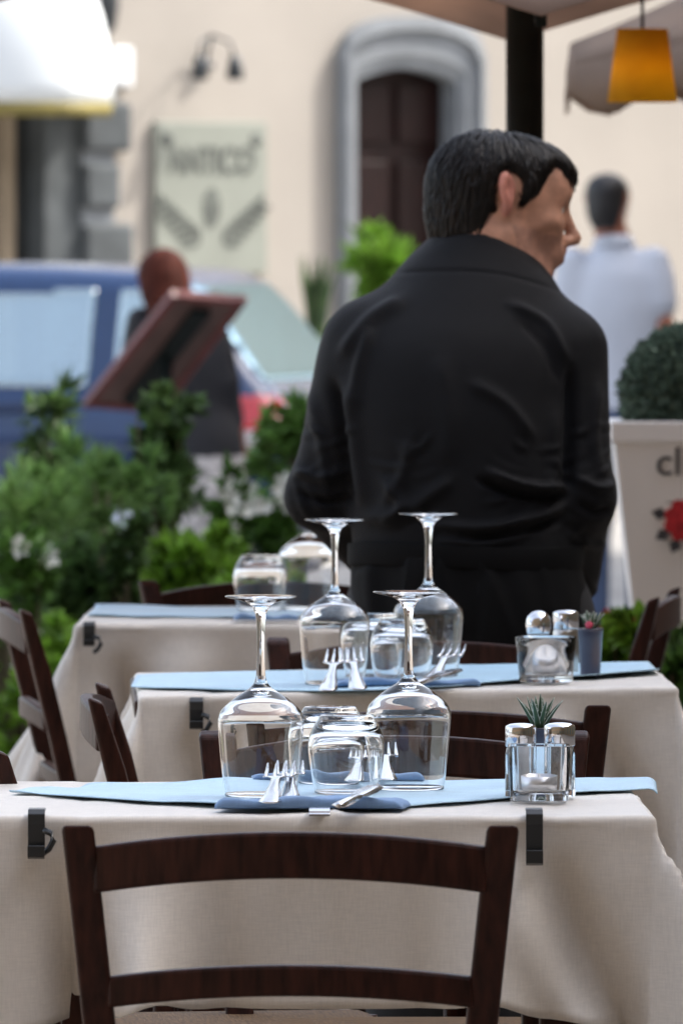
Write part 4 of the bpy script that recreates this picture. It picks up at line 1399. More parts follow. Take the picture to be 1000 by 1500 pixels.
def add_locks(hair, V, N, O, Rm, sc, n, ln, matl, crown=(-.03, .0, .135), seed=3, wd=.0042, lift=.004):
    r = np.random.default_rng(seed)
    O = np.array(O)
    cr = O + Rm @ (np.array(crown) * sc)
    mb = MB()
    idx = r.integers(0, len(V), n)
    from mathutils.kdtree import KDTree
    kd = KDTree(len(V))
    for i, p in enumerate(V): kd.insert(p, i)
    kd.balance()
    fwd, up = Rm[:, 0], Rm[:, 2]
    for i in idx:
        p = V[i].copy()
        nrm = N[i]
        if (p - O) @ (-up) > .07 * sc: continue
        pts, nr = [], []
        steps = 6
        L = ln * r.uniform(.6, 1.2)
        jit = r.normal(size=3) * .3
        lift_ = lift * r.uniform(.3, 2.4)
        for k in range(steps + 1):
            d = p - cr
            d = d / (np.linalg.norm(d) + 1e-6) * .7 - up * .55 + jit * .5
            d -= nrm * (d @ nrm)
            d /= np.linalg.norm(d) + 1e-6
            pts.append(p + nrm * lift_ * (1 - .6 * k / steps) * (0.4 if k == 0 else 1)); nr.append(nrm)
            p = p + d * L / steps
            _, j, _d = kd.find(p)
            nrm = N[j]
            f_ = .55 * (1 - k / steps)
            p = V[j] * f_ + p * (1 - f_)
        for k in range(steps):
            pass
        vv = []
        for k in range(steps + 1):
            t = pts[min(k + 1, steps)] - pts[max(k - 1, 0)]
            s = np.cross(t, nr[k]); s /= np.linalg.norm(s) + 1e-6
            w_ = wd * (1 - (k / steps) ** 2 * .9) * .5
            vv += [pts[k] - s * w_, pts[k] + nr[k] * w_ * .5, pts[k] + s * w_]
        mb.add(vv, [(k * 3 + q, k * 3 + q + 1, k * 3 + q + 4, k * 3 + q + 3) for k in range(steps) for q in (0, 1)])
    return mb.build('hair_locks', matl, hair, True)


hh, HV, HN = hair_shell(waiter, HO, HR, HS, M['hair'], step=.0032)
add_locks(hh, HV, HN, HO, HR, HS, 5200, .05, M['hair'], wd=.0024, lift=.003)
# eyebrow
for s in (-1, 1):
    MB().sweep([HT((.088, s * .014, .024)), HT((.086, s * .032, .031)), HT((.072, s * .05, .026))], [.0035, .0042, .0015], 6).build('eyebrow', M['hair'], waiter, True)

# ---- the passer-by in the pale polo shirt
PYM = 44.5
pm = at(905, 263, PYM)
s_ = F / PYM
Q = lambda px, py, y=0.0: ((px - 905) / s_, y, CAMZ - STREET - (py - 263) / s_)
tor = [(.86, 0, 0, .155, .115), (.95, 0, 0, .160, .118), (1.05, 0, 0, .158, .112), (1.2, 0, .01, .178, .12), (1.35, 0, .02, .195, .12), (1.44, -.005, .03, .185, .105), (1.50, -.01, .04, .12, .08), (1.55, -.015, .045, .062, .062), (1.58, -.02, .05, .055, .055)]
arms = [(Q(838, 385, .02), Q(820, 500, .02), Q(830, 570, .16), .062, .046, .036, ((.1, .8, -.4), (0, 0, 1), 1)),
        (Q(957, 385, .02), Q(972, 478, -.03), Q(955, 545, .16), .064, .048, .036, ((-.1, .85, -.2), (0, 0, 1), -1))]
legs = [((-.085, 0, .86), (-.09, .02, .48), (-.09, -.06, .08), (-.10, .08, .03)), ((.085, 0, .86), (.09, .0, .48), (.09, .06, .08), (.10, .2, .03))]
axes = dict(body=(axis((-.33, .011), (.33,)), axis((-.2, .011), (.38,)), axis((-.01, .014), (.8, .011), (1.9,))),
            shirt=(axis((-.33, .010), (.33,)), axis((-.2, .010), (.25,)), axis((.78, .010), (1.62,))),
            legs=(axis((-.26, .012), (.26,)), axis((-.2, .012), (.25,)), axis((.03, .012), (1.05,))))
PHO = Q(890, 297, .05)
PHR = rotm(R(75), R(10))
person_b, _ = person('person', 'man in a pale polo shirt with thinning dark hair walking away beyond the white pot', (pm.x, PYM, STREET),
                     dict(torso=tor, shirt=[r for r in tor if r[0] >= .86 and r[0] < 1.56], head=(PHO, PHR, 1.06), neck=(-.02, .05, 1.56), arms=arms, legs=legs, axes=axes,
                          seat=[(.78, 0, 0, .15, .11), (.88, 0, 0, .158, .118), (.98, 0, 0, .15, .108)]),
                     dict(skin=M['tanskin'], shirt=M['polo'], legs=M['jeans']), sleeves='short')
hair_shell(person_b, PHO, PHR, 1.06, M['blackhair'], step=.008, bald=True)

mb = MB()
vv = []
for i in range(32):
    a = 2 * math.pi * i / 32
    for dz, dr in ((-.03, .012), (.012, .002), (.02, .006), (-.012, .022)):
        vv.append((-.016 + (.064 + dr) * math.cos(a), .046 + (.064 + dr) * math.sin(a), 1.555 + dz - .012 * math.sin(a)))
mb.add(vv, [(i * 4 + k, ((i + 1) % 32) * 4 + k, ((i + 1) % 32) * 4 + (k + 1) % 4, i * 4 + (k + 1) % 4) for i in range(32) for k in range(4)])
mb.build('collar', M['polo'], person_b, True)

# ---- the woman reading the menu
WYM = 40.0
wm = at(292, 263, WYM)
s2 = F / WYM
U = lambda px, py, y=0.0: ((px - 292) / s2, y, CAMZ - STREET - (py - 263) / s2)
tor = [(.78, 0, 0, .165, .13), (.90, -.002, 0, .150, .115), (1.0, -.015, .01, .135, .10), (1.12, -.04, .02, .155, .11), (1.22, -.065, .03, .165, .105), (1.29, -.085, .035, .12, .08), (1.33, -.10, .04, .06, .058), (1.36, -.11, .045, .05, .05)]
arms = [(U(206, 470, .02), U(190, 545, .1), U(215, 560, .28), .05, .042, .034, ((.3, .9, .1), (0, 0, 1), 1)),
        (U(312, 480, .02), U(330, 560, .0), U(345, 620, .04), .05, .043, .034, ((.1, .3, -.9), (0, 1, 0), -1))]
legs = [((-.08, 0, .8), (-.085, .02, .45), (-.08, .0, .08), (-.12, .12, .03)), ((.08, 0, .8), (.085, .02, .45), (.08, .03, .08), (.07, .16, .03))]
axes = dict(body=(axis((-.36, .011), (.28,)), axis((-.2, .011), (.42,)), axis((-.01, .014), (.7, .011), (1.66,))),
            shirt=(axis((-.36, .010), (.28,)), axis((-.2, .010), (.4,)), axis((.74, .010), (1.40,))),
            legs=(axis((-.30, .012), (.30,)), axis((-.26, .012), (.26,)), axis((.15, .012), (.92,))))
WHO = U(236, 410, .06)
WHR = rotm(R(110), R(28))
person_c, _ = person('person', 'woman with long auburn hair, black jacket and pale patterned skirt bending over the menu', (wm.x, WYM, STREET),
                     dict(torso=tor, shirt=[r for r in tor if r[0] < 1.34], head=(WHO, WHR, .92), neck=(-.105, .05, 1.34), arms=arms, legs=legs, axes=axes,
                          skirt=[(.18, .01, 0, .20, .18), (.45, .005, 0, .185, .165), (.70, 0, 0, .175, .145), (.84, 0, 0, .16, .125)]),
                     dict(skin=M['tanskin'], shirt=M['jacket'], legs=M['skirt']), skirt=True)
hair_shell(person_c, WHO, WHR, .92, M['auburn'], long=True, step=.009, fall=U(212, 472, .05))

# ------------------------------------------------------------------ menu stand
MY = 38.2
c4 = [at(122, 592, MY + .25), at(252, 428, MY - .12), at(362, 438, MY - .08), at(238, 602, MY + .3)]
mc = sum(c4, Vector()) / 4
ms = empty('menu_stand', (mc.x, mc.y, STREET), 'slanted menu stand with a red brown wooden frame before the woman', 'menu stand')
loc4 = [p - Vector((mc.x, mc.y, STREET)) for p in c4]
nrm = (loc4[1] - loc4[0]).cross(loc4[3] - loc4[0]).normalized()
if nrm.y > 0: nrm = -nrm
mb = MB()
for i in range(4):
    a, b = loc4[i], loc4[(i + 1) % 4]
    inw = (sum(loc4, Vector()) / 4 - (a + b) / 2).normalized()
    d = (b - a).normalized()
    e = nrm.cross(d).normalized()
    if e.dot(inw) < 0: e = -e
    if i % 2: a, b = a + d * .024, b - d * .024
    mb.bar([(a + e * .012, e, nrm), (b + e * .012, e, nrm)], .024, .03)
mb.build('frame', M['menuwood'], ms)
q_ = [p + (mc * 0) for p in loc4]
cm = sum(loc4, Vector()) / 4
q_ = [cm + (p - cm) * .93 for p in loc4]
obj('back_board', [p + nrm * .008 for p in q_] + [p - nrm * .008 for p in q_], [(0, 1, 2, 3), (7, 6, 5, 4), (0, 4, 5, 1), (1, 5, 6, 2), (2, 6, 7, 3), (3, 7, 4, 0)], M['menuback'], ms, False)
mid = lambda t: loc4[0] * (1 - t) * .5 + loc4[3] * (1 - t) * .5 + loc4[1] * t * .5 + loc4[2] * t * .5
mb = MB(); mb.bar([(mid(.1) + nrm * .022, (loc4[3] - loc4[0]).normalized(), nrm), (mid(.9) + nrm * .022, (loc4[3] - loc4[0]).normalized(), nrm)], .06, .026); mb.build('brace', M['pole'], ms)
mb = MB(); mb.sweep([cm + nrm * .03, Vector((cm.x, cm.y - .05, .6)), Vector((0, 0, .03))], .02, 10); mb.build('post', M['pole'], ms, True)
MB().lathe([(0, 0), (.2, 0), (.2, .015), (.03, .03), (0, .03)], 24).build('base', M['pole'], ms, True)


# ------------------------------------------------------------------ umbrellas
def umbrella(label, px, Y, r, z_edge, z_top, matl, yaw, scal, pole_r, val=0.0, valmat=None):
    c = at(px, 200, Y)
    u = empty('garden_umbrella', (c.x, Y, 0), label, 'umbrella', rz=yaw, group='umbrellas over the terrace')
    ns, nr = 96, 12
    v, f = [(0, 0, z_top)], []
    for j in range(1, nr + 1):
        t = j / nr
        for i in range(ns):
            a = 2 * math.pi * i / ns
            ph = (a / (2 * math.pi) * 8) % 1
            ed = math.cos(math.pi / 8) / math.cos((ph - .5) * math.pi / 4)
            z = z_top + (z_edge - z_top) * t + scal * t ** 3 * math.sin(math.pi * ph) - .04 * math.sin(math.pi * t)
            v.append((r * t * ed * math.cos(a), r * t * ed * math.sin(a), z))
    f += [(0, 1 + i, 1 + (i + 1) % ns) for i in range(ns)]
    for j in range(nr - 1):
        b0, b1 = 1 + j * ns, 1 + (j + 1) * ns
        f += [(b0 + i, b1 + i, b1 + (i + 1) % ns, b0 + (i + 1) % ns) for i in range(ns)]
    cp = obj('canopy', v, f, matl, u)
    so = cp.modifiers.new('thickness', 'SOLIDIFY'); so.thickness = .003
    if val:
        base = 1 + (nr - 1) * ns
        vv = []
        for i in range(ns):
            p = v[base + i]
            ph = (i / ns * 24) % 1
            vv += [(p[0] * 1.002, p[1] * 1.002, p[2] - .002), (p[0] * 1.01, p[1] * 1.01, p[2] - val * (.45 + .55 * math.sin(math.pi * ph)))]
        o = obj('valance', vv, [(2 * i, 2 * i + 1, 2 * ((i + 1) % ns) + 1, 2 * ((i + 1) % ns)) for i in range(ns)], valmat or matl, u)
        so = o.modifiers.new('thickness', 'SOLIDIFY'); so.thickness = .003
    for k in range(8):
        a = 2 * math.pi * k / 8
        MB().bar([((0, 0, z_top - .05), (-math.sin(a), math.cos(a), 0), (0, 0, 1)), ((r * .97 * math.cos(a), r * .97 * math.sin(a), z_edge - .012), (-math.sin(a), math.cos(a), 0), (0, 0, 1))], .018, .014).build('rib', M['pole'], u)
    MB().lathe([(0, 0), (pole_r, 0), (pole_r, z_top - .03), (0, z_top - .03)], 24).build('pole', M['pole'], u, True)
    MB().lathe([(0, z_top - .02), (.03, z_top - .02), (.035, z_top + .02), (.012, z_top + .07), (0, z_top + .08)], 16).build('finial', M['pole'], u, True)
    mb = MB().lathe([(0, .002), (.26, .002), (.26, .05), (.06, .07), (.045, .2), (0, .2)], 28)
    mb.build('base', M['pole'], u, True)
    return u


umbrella('large brown umbrella on the black pole behind the waiter', 768, 19.0, 1.6, 1.672, 2.35, M['umbrella'], R(90), .12, .0315)
umbrella('taupe umbrella with a pale scalloped valance at the top right, behind the orange lamp', 1482, 24.6, 1.03, 1.665, 2.3, M['umbrella2'], R(22), .05, .03, .13, M['umbrella2'])
# orange hanging lamp
lp0 = at(940, 42, 19.6); lp1 = at(940, 150, 19.6)
lam = empty('hanging_lamp', (lp1.x, 19.6, lp1.z), 'orange fabric lamp shade hanging under the brown umbrella', 'lamp')
hs = F / 19.6
hz_ = lp0.z - lp1.z
sh_ = MB().lathe([(51 / hs, 0), (37 / hs, hz_), (36 / hs, hz_), (50 / hs, 0)], 40, True).build('lamp_shade', M['orange'], lam, True)
mb = MB().sweep([(0, 0, hz_ * .45), (0, 0, hz_ + .30)], .003, 6)
for a in (0, 2.1, 4.2): mb.sweep([(0, 0, hz_ * .9), (36 / hs * math.cos(a), 36 / hs * math.sin(a), hz_ * .97)], .0015, 5)
mb.build('cord', M['pole'], lam)
MB().lathe([(0, hz_ * .2), (.018, hz_ * .28), (.02, hz_ * .4), (.01, hz_ * .55), (0, hz_ * .56)], 16).build('bulb', M['bulb'], lam, True)


# ------------------------------------------------------------------ chairs
def make_chair():
    root = empty('chair', (0, 0, 0))
    H = .792

    def post_pts(s):
        pts = []
        for z in (0, .2, .43, .5, .6, .7, H):
            xw = .172 + .036 * max(0, (z - .43) / (H - .43)) + .008 * (1 - min(z / .43, 1))
            y = -.02 * (1 - min(z / .43, 1)) - .085 * max(0, (z - .43) / (H - .43)) ** 1.15
            pts.append(((s * xw, y, z), (1, 0, 0), (0, 1, 0)))
        return pts
    for s in (-1, 1):
        mb = MB(); mb.bar(post_pts(s), .032, .026)
        n = len(mb.v)
        # sloped top: rear edge higher
        for i in (n - 4, n - 3): mb.v[i] = (mb.v[i][0], mb.v[i][1] + .004, mb.v[i][2] - .002)
        for i in (n - 2, n - 1): mb.v[i] = (mb.v[i][0], mb.v[i][1] - .003, mb.v[i][2] - .009)
        bevel(mb.build('rear_leg', M['wood'], root, False), .005, 3)
        mb = MB(); mb.sweep([(s * .185, .36, 0), (s * .19, .362, .2), (s * .19, .362, .46)], [.014, .018, .019], 12)
        mb.build('front_leg', M['wood'], root, True)

    def rail(z, hw, y, h0, bulge, arch_, th=.017):
        mb = MB(); pts = []
        for i in range(17):
            u = -1 + i / 8
            pts.append(((u * hw, y - bulge * (1 - u * u), z + arch_ * (1 - u * u)), (0, 1, 0), (0, 0, 1)))
        v, m = [], len(pts)
        mb.bar(pts, th, h0)
        return bevel(mb, 0) if False else mb
    bevel(rail(.744, .193, -.075, .046, .024, .016).build('top_rail', M['wood'], root), .004)
    bevel(rail(.622, .180, -.047, .031, .020, .013).build('cross_rail', M['wood'], root), .004)
    bevel(rail(.532, .168, -.022, .026, .014, .008).build('cross_rail', M['wood'], root), .004)
    # woven seat
    mb = MB()
    nx_, ny_ = 36, 30
    vv = []
    for j in range(ny_ + 1):
        t = j / ny_
        hw = .165 + .03 * t
        for i in range(nx_ + 1):
            u = -1 + 2 * i / nx_
            e = max(abs(u), abs(2 * t - 1))
            ridge = .0018 * math.sin((i if abs(u) < abs(2 * t - 1) else j) * math.pi)
            vv.append((u * hw, .0 + t * .37, .462 + .010 * math.sqrt(max(0, 1 - e ** 4)) - .004 * (1 - e)))
    ff = [(j * (nx_ + 1) + i, j * (nx_ + 1) + i + 1, (j + 1) * (nx_ + 1) + i + 1, (j + 1) * (nx_ + 1) + i) for j in range(ny_) for i in range(nx_)]
    n0 = len(vv)
    vv += [(x, y, .438) for x, y, z in vv]
    ff += [tuple(n0 + i for i in q[::-1]) for q in ff]
    rim = [i for i in range(nx_ + 1)] + [(j + 1) * (nx_ + 1) - 1 for j in range(1, ny_ + 1)] + [ny_ * (nx_ + 1) + i for i in range(nx_ - 1, -1, -1)] + [j * (nx_ + 1) for j in range(ny_ - 1, 0, -1)]
    ff += [(rim[(k + 1) % len(rim)], rim[k], rim[k] + n0, rim[(k + 1) % len(rim)] + n0) for k in range(len(rim))]
    obj('seat', vv, ff, M['rush'], root, True)
    mb = MB()
    for z in (.16, .30):
        for s in (-1, 1): mb.sweep([(s * .178, -.008, z), (s * .188, .36, z)], .010, 8)
    for z in (.22, .33): mb.sweep([(-.188, .361, z), (.188, .361, z)], .010, 8)
    mb.sweep([(-.176, -.01, .2), (.176, -.01, .2)], .010, 8)
    mb.build('stretcher', M['wood'], root, True)
    return root


CH = 'dark wooden cafe chairs'
chair_spots = [
    # px of the back centre, distance, yaw (0 = faces away from the camera), label
    (425, 11.15, 0.0, 'dark wooden chair with curved back rails nearest the camera'),
    (577, 13.05, 180.0, 'dark chair facing the camera behind the nearest table, seen through its big glasses'),
    (622, 13.70, 1.0, 'dark chair standing between the two nearer tables with its back to the nearest table'),
    (627, 15.72, 180.0, 'dark chair between the middle table and the waiter, only its top rail showing'),
    (395, 18.05, 205.0, 'dark chair behind the farthest table near its upturned glasses'),
    (150, 14.10, -90.0, 'dark chair tucked against the left side of the middle table'),
    (26, 16.95, -84.0, 'tall dark chair left of the farthest table in front of the greenery'),
    (968, 17.45, 84.0, 'dark chair in front of the white pot at the right'),
    (-16, 12.85, -84.0, 'dark chair left of the nearest table, only the corner of its back showing'),
]
proto = make_chair()
for i, (px, Y, yaw, lab) in enumerate(chair_spots):
    o = proto if i == 0 else copy_tree(proto)
    a = R(yaw)
    # the middle of the back (local 0, -0.08) goes to px, Y
    bx = -.08 * -math.sin(a); by = -.08 * math.cos(a)
    x = at(px, 900, Y).x
    o.location = (x - bx, Y - by, 0)
    o.rotation_euler = (0, 0, a)
    tag(o, lab, 'chair', CH)

# ------------------------------------------------------------------ tables and cloths
AH = .354
TZ = .745
tables = [
    (12.354, at(463, 1190, 12.0).x, 1.2, .205, 'nearest table', 1),
    (15.15, at(588, 1020, 14.8).x, 1.5, .26, 'middle table', 2),
    (17.55, at(455, 915, 17.2).x, -1.0, .28, 'farthest table', 3),
]


def make_table():
    t = empty('cafe_table', (0, 0, 0))
    bevel(MB().box((0, 0, TZ - .014), (AH * 2 - .022, AH * 2 - .022, .026)).build('tabletop', M['wood'], t), .004)
    mb = MB()
    for s in (-1, 1):
        mb.box((0, s * (AH - .10), TZ - .062), (AH * 2 - .25, .02, .07)); mb.box((s * (AH - .10), 0, TZ - .062), (.02, AH * 2 - .25, .07))
    mb.build('apron_frame', M['wood'], t)
    for sx in (-1, 1):
        for sy in (-1, 1):
            mb = MB(); mb.bar([((sx * (AH - .10), sy * (AH - .10), 0), (1, 0, 0), (0, 1, 0)), ((sx * (AH - .10), sy * (AH - .10), TZ - .028), (1, 0, 0), (0, 1, 0))], .045, .045)
            bevel(mb.build('leg', M['wood'], t), .004)
    return t


def cloth_mesh(drop, seed):
    r = np.random.default_rng(seed)
    a = AH
    L = a + drop
    inner = np.linspace(-a, a, 57)
    ed = a + np.concatenate([np.linspace(0, .024, 9)[1:], np.linspace(.024, drop, 20)[1:]])
    U_ = np.concatenate([-ed[::-1], inner, ed])
    n = len(U_)
    u, v = np.meshgrid(U_, U_, indexing='ij')
    p = np.maximum(np.abs(u) - a, 0); q = np.maximum(np.abs(v) - a, 0)
    rr = np.hypot(p, q)
    th = np.arctan2(q, p)
    su, sv = np.sign(u), np.sign(v)
    bx, by = np.clip(u, -a + .010, a - .010), np.clip(v, -a + .010, a - .010)
    e = np.where((p > 0) & (q > 0), 0, np.where(p > 0, a - np.abs(v), a - np.abs(u)))
    ph = r.uniform(0, 6.28, 8)
    edge = np.where(p >= q, v * su, u * sv)
    kx = np.where(p >= q, 0, 3) + (su + 2 * sv) * .7
    wave = .035 * np.sin(edge * 17 + ph[0] + kx) + .025 * np.sin(edge * 31 + ph[1] + kx * 2)
    corner = np.sin(2 * th) ** 2
    ripple = .10 * np.sin(th * 8 + ph[2]) * corner
    tilt = .045 + (.10 + .40 * corner ** 1.2 + ripple) * np.exp(-e / .07) + wave * np.clip(e / .05, 0, 1) \
        - .26 * np.exp(-((e - .10) / .035) ** 2) + .24 * np.exp(-((e - .175) / .04) ** 2) - .10 * np.exp(-((e - .25) / .03) ** 2)
    tilt = np.clip(tilt, -.12, .75)
    Rr = .0065
    frontish = np.clip((np.abs(edge) - .17) / .18, 0, 1) * (np.minimum(p, q) == 0) + (np.minimum(p, q) > 0)
    rr = rr * (1 + .14 * frontish)
    arc = math.pi * Rr / 2
    ang = np.minimum(rr / Rr, math.pi / 2)
    s = np.maximum(rr - arc, 0)
    kick = np.clip(s / .05, 0, 1)
    out = Rr * np.sin(ang) + s * np.sin(tilt * (0.35 + .65 * kick))
    dz = -(Rr * (1 - np.cos(ang)) + s * np.cos(tilt * (0.35 + .65 * kick)))
    ev = np.where(edge * np.where(p >= q, su, sv) > 0, .125 - .42 * s, .065 + .16 * s)
    fold_ = np.exp(-((e - ev) / .028) ** 2) - .75 * np.exp(-((e - ev - .055) / .03) ** 2)
    out = out - np.clip(s - .03, 0, 1) * .36 * fold_ * (e > .004) * np.clip(e / .03, 0, 1)
    x = bx + su * np.cos(th) * out * (rr > 0)
    y = by + sv * np.sin(th) * out * (rr > 0)
    P = np.stack([x, y, dz], -1)
    flat = P.reshape(-1, 3)
    nz = .0011 * wob(np.stack([u.ravel() * 1.0, v.ravel(), 0 * u.ravel()], 1), 26, seed) + .0007 * wob(np.stack([u.ravel(), v.ravel(), 0 * u.ravel()], 1), 60, seed + 1)
    cre = .0060 * np.exp(-np.abs(u.ravel() - .01) / .008) + .0022 * np.exp(-np.abs(v.ravel()) / .006) - .0016 * np.exp(-np.abs(np.abs(u.ravel()) - .25) / .006)
    hang = (rr.ravel() > arc)
    od = np.stack([(su * np.cos(th)).ravel(), (sv * np.sin(th)).ravel()], 1)
    flat[~hang, 2] += (nz + cre)[~hang] + .0012
    amp = (nz * 2.2 + cre)
    flat[hang, 0] += (od[:, 0] * amp)[hang]
    flat[hang, 1] += (od[:, 1] * amp)[hang]
    f = [(i * n + j, (i + 1) * n + j, (i + 1) * n + j + 1, i * n + j + 1) for i in range(n - 1) for j in range(n - 1)]
    return flat, f


tproto = make_table()
TILT = R(1.0)
for i, (Y, x, yaw, drop, nm, seed) in enumerate(tables):
    o = tproto if i == 0 else copy_tree(tproto)
    o.location = (x, Y, 0)
    o.rotation_euler = (0, 0, R(yaw))
    tag(o, 'square wooden cafe table under the cream cloth, the ' + nm, 'table', 'cafe tables')
    v, f = cloth_mesh(drop, seed)
    c = obj('tablecloth', v, f, M['cloth'], None, True, (x, Y, TZ + .002), R(yaw))
    so = c.modifiers.new('thickness', 'SOLIDIFY'); so.thickness = .0012; so.offset = 1
    tag(c, 'cream cloth draped over the ' + nm + ' with folds at its corners', 'tablecloth', 'cream tablecloths')
    if i == 1:
        o.rotation_euler[1] = -TILT; c.rotation_euler[1] = -TILT
        o.location.z += .006; c.location.z += .006
TOP = TZ + .0052


T2X = tables[1][1]


def on_top(px, py, dz=0.0, k=0):
    """point of table top k (1 = the middle table, which stands slightly tilted) seen at px, py"""
    p = onz(px, py, TOP + dz)
    if k == 1:
        for _ in range(3):
            p = onz(px, py, TOP + dz + .006 + math.tan(TILT) * (p.x - T2X))
    return p


# runners
def runner(front, back, label, curl, seed, over=None, k=0):
    n = 70
    fc = [on_top(a, b, 0, k) for a, b in smooth_curve(front, 10)]
    bc_ = [on_top(a, b, 0, k) for a, b in smooth_curve(back, 10)]

    def res(P, n):
        d = [0]
        for a, b in zip(P[:-1], P[1:]): d.append(d[-1] + (b - a).length)
        t = np.linspace(0, d[-1], n)
        return np.stack([np.interp(t, d, [p[k] for p in P]) for k in range(3)], 1)
    A, B = res(fc, n), res(bc_, n)
    m = 16
    v = []
    for i in range(n):
        for j in range(m):
            t = j / (m - 1)
            p = A[i] * (1 - t) + B[i] * t
            p[2] += .0022 + .0016 * wob(np.array([[p[0], p[1], 0]]), 45, seed)[0]
            ed = max(math.exp(-t / .08), math.exp(-(1 - t) / .08))
            p[2] += curl * ed * max(0, wob(np.array([[p[0], 0, (t > .5) * 3.]]), 26, seed + 2)[0])
            v.append(p)
    if over is not None:
        for j in range(m):
            p = v[(n - 1) * m + j].copy()
        for k in range(1, 9):
            for j in range(m):
                p = v[(n - 1) * m + j].copy()
                r0 = .012
                q_ = k / 8 * over
                a_ = min(q_ / r0, math.pi / 2)
                p[0] += r0 * math.sin(a_) + .05 * max(0, q_ - r0 * 1.57)
                p[2] -= r0 * (1 - math.cos(a_)) + max(0, q_ - r0 * 1.57)
                v.append(p)
        n += 8
    f = [(i * m + j, (i + 1) * m + j, (i + 1) * m + j + 1, i * m + j + 1) for i in range(n - 1) for j in range(m - 1)]
    o = obj('table_runner', v, f, M['runner'])
    so = o.modifiers.new('thickness', 'SOLIDIFY'); so.thickness = .001; so.offset = 1
    return tag(o, label, 'runner', 'pale blue runners')


runner([(14, 1166), (150, 1173), (320, 1184), (480, 1188), (600, 1183), (720, 1175), (840, 1166), (900, 1161), (948, 1159)],
       [(24, 1162), (70, 1155), (110, 1157), (145, 1150), (230, 1153), (350, 1149), (500, 1147), (700, 1145), (946, 1143)], 'pale blue runner laid across the nearest table under the two big glasses', .009, 21, .012)
runner([(192, 1009), (260, 1011), (420, 1014), (600, 1012), (800, 999), (965, 988)],
       [(200, 992), (400, 986), (700, 978), (948, 972)], 'pale blue runner laid across the middle table', .010, 22, k=1)
runner([(128, 903), (250, 905), (400, 907), (560, 905), (740, 902)], [(140, 893), (400, 891), (740, 889)], 'pale blue runner laid across the farthest table', .008, 23)


# cloth clips
def clip_obj(px, py, Y, label, w_=.018, h_=.045, loop=True, mt=None):
    p = at(px, py, Y)
    root = empty('cloth_clip', p, label, 'clip', group='tablecloth clips')
    mb = MB()
    pts = [(0, .030, .004), (0, .0, .004), (0, -.006, 0), (0, -.008, -.01), (0, -.007, -h_ * .75), (0, -.014, -h_), (0, -.022, -h_ * .95), (0, -.024, -h_ * .7)]
    for a, b in zip(pts[:-1], pts[1:]):
        d = (Vector(b) - Vector(a)).normalized(); nn_ = d.cross(Vector((1, 0, 0)))
    fr = []
    for i, q in enumerate(pts):
        d = (Vector(pts[min(i + 1, len(pts) - 1)]) - Vector(pts[max(i - 1, 0)])).normalized()
        fr.append((q, (1, 0, 0), d.cross(Vector((1, 0, 0)))))
    mb.bar(fr, w_, .003)
    bevel(mb.build('clip_body', mt or M['clip'], root), .0008)
    if not loop: return root
    mb = MB(); mb.sweep([(w_ * .4, -.010, -.016), (w_ * .5 + .006, -.012, -.019), (w_ * .5 + .009, -.013, -.027), (w_ * .5 + .004, -.012, -.036), (w_ * .4, -.010, -.040)], .0034, 8)
    mb.build('spring_loop', M['clip'], root, True)
    return root


clip_obj(54, 1193, 11.988, 'black plastic cloth clip at the left of the nearest table edge')
clip_obj(782, 1193, 11.996, 'black plastic cloth clip right of the chair on the nearest table edge', .018, .052, False)
mid_clip = clip_obj(468, 1188, 11.992, 'small metal cloth clip in the middle of the nearest table edge', .022, .004, False, M['steel'])
clip_obj(288, 1028, 14.785, 'black cloth clip on the front edge of the middle table', .018, .034)
clip_obj(131, 916, 17.185, 'black cloth clip near the left corner of the farthest table', .018, .03)


mid_clip.scale.z = .5


# ------------------------------------------------------------------ glasses
def make_wine(stemless=False):
    root = empty('wine_glass', (0, 0, 0))
    n = 64
    out = smooth_curve([(.0388, .0006), (.0425, .030), (.0452, .062), (.0462, .080), (.0450, .0885), (.040, .096), (.027, .107), (.014, .1155), (.0075, .122), (.0052, .130)], 6)
    inn = smooth_curve([(.0378, .0006), (.0415, .030), (.0442, .062), (.0451, .0795), (.0438, .0870), (.039, .0935), (.026, .1035), (.012, .1100), (.004, .1125)], 6) + [(0, .1130)]
    if stemless:
        out = [q for q in out if q[1] <= .117] + [(.008, .119), (0, .120)]
        MB().lathe(inn[::-1] + [(.0383, 0)] + out, n).build('bowl', M['glass'], root, True)
        return root
    MB().lathe(inn[::-1] + [(.0383, 0)] + out, n).build('bowl', M['glass'], root, True)
    st = smooth_curve([(.0052, .130), (.0044, .145), (.0041, .165), (.0047, .185), (.0062, .197), (.0095, .2045)], 6)
    MB().lathe(st, n).build('stem', M['glass'], root, True)
    ft = smooth_curve([(.0095, .2045), (.017, .2095), (.028, .2125), (.0378, .2145)], 6) + [(.0388, .2153), (.0388, .2160), (.0378, .2166), (.028, .2164), (.012, .2150), (0, .2142)]
    MB().lathe(ft, n).build('foot', M['glass'], root, True)
    return root


def make_tumbler():
    root = empty('water_tumbler', (0, 0, 0))
    out = smooth_curve([(.0345, .0006), (.0385, .022), (.0412, .045), (.0408, .058), (.0370, .070), (.0305, .0805)], 6) + [(.0292, .0832), (.0275, .0845), (.020, .0846), (.012, .0838), (0, .0836)]
    inn = smooth_curve([(.0332, .0006), (.0371, .022), (.0397, .045), (.0388, .057), (.0340, .067), (.024, .0718)], 6) + [(.010, .073), (0, .0732)]
    MB().lathe(inn[::-1] + [(.0338, 0)] + out, 64).build('glass_body', M['glass'], root, True)
    return root


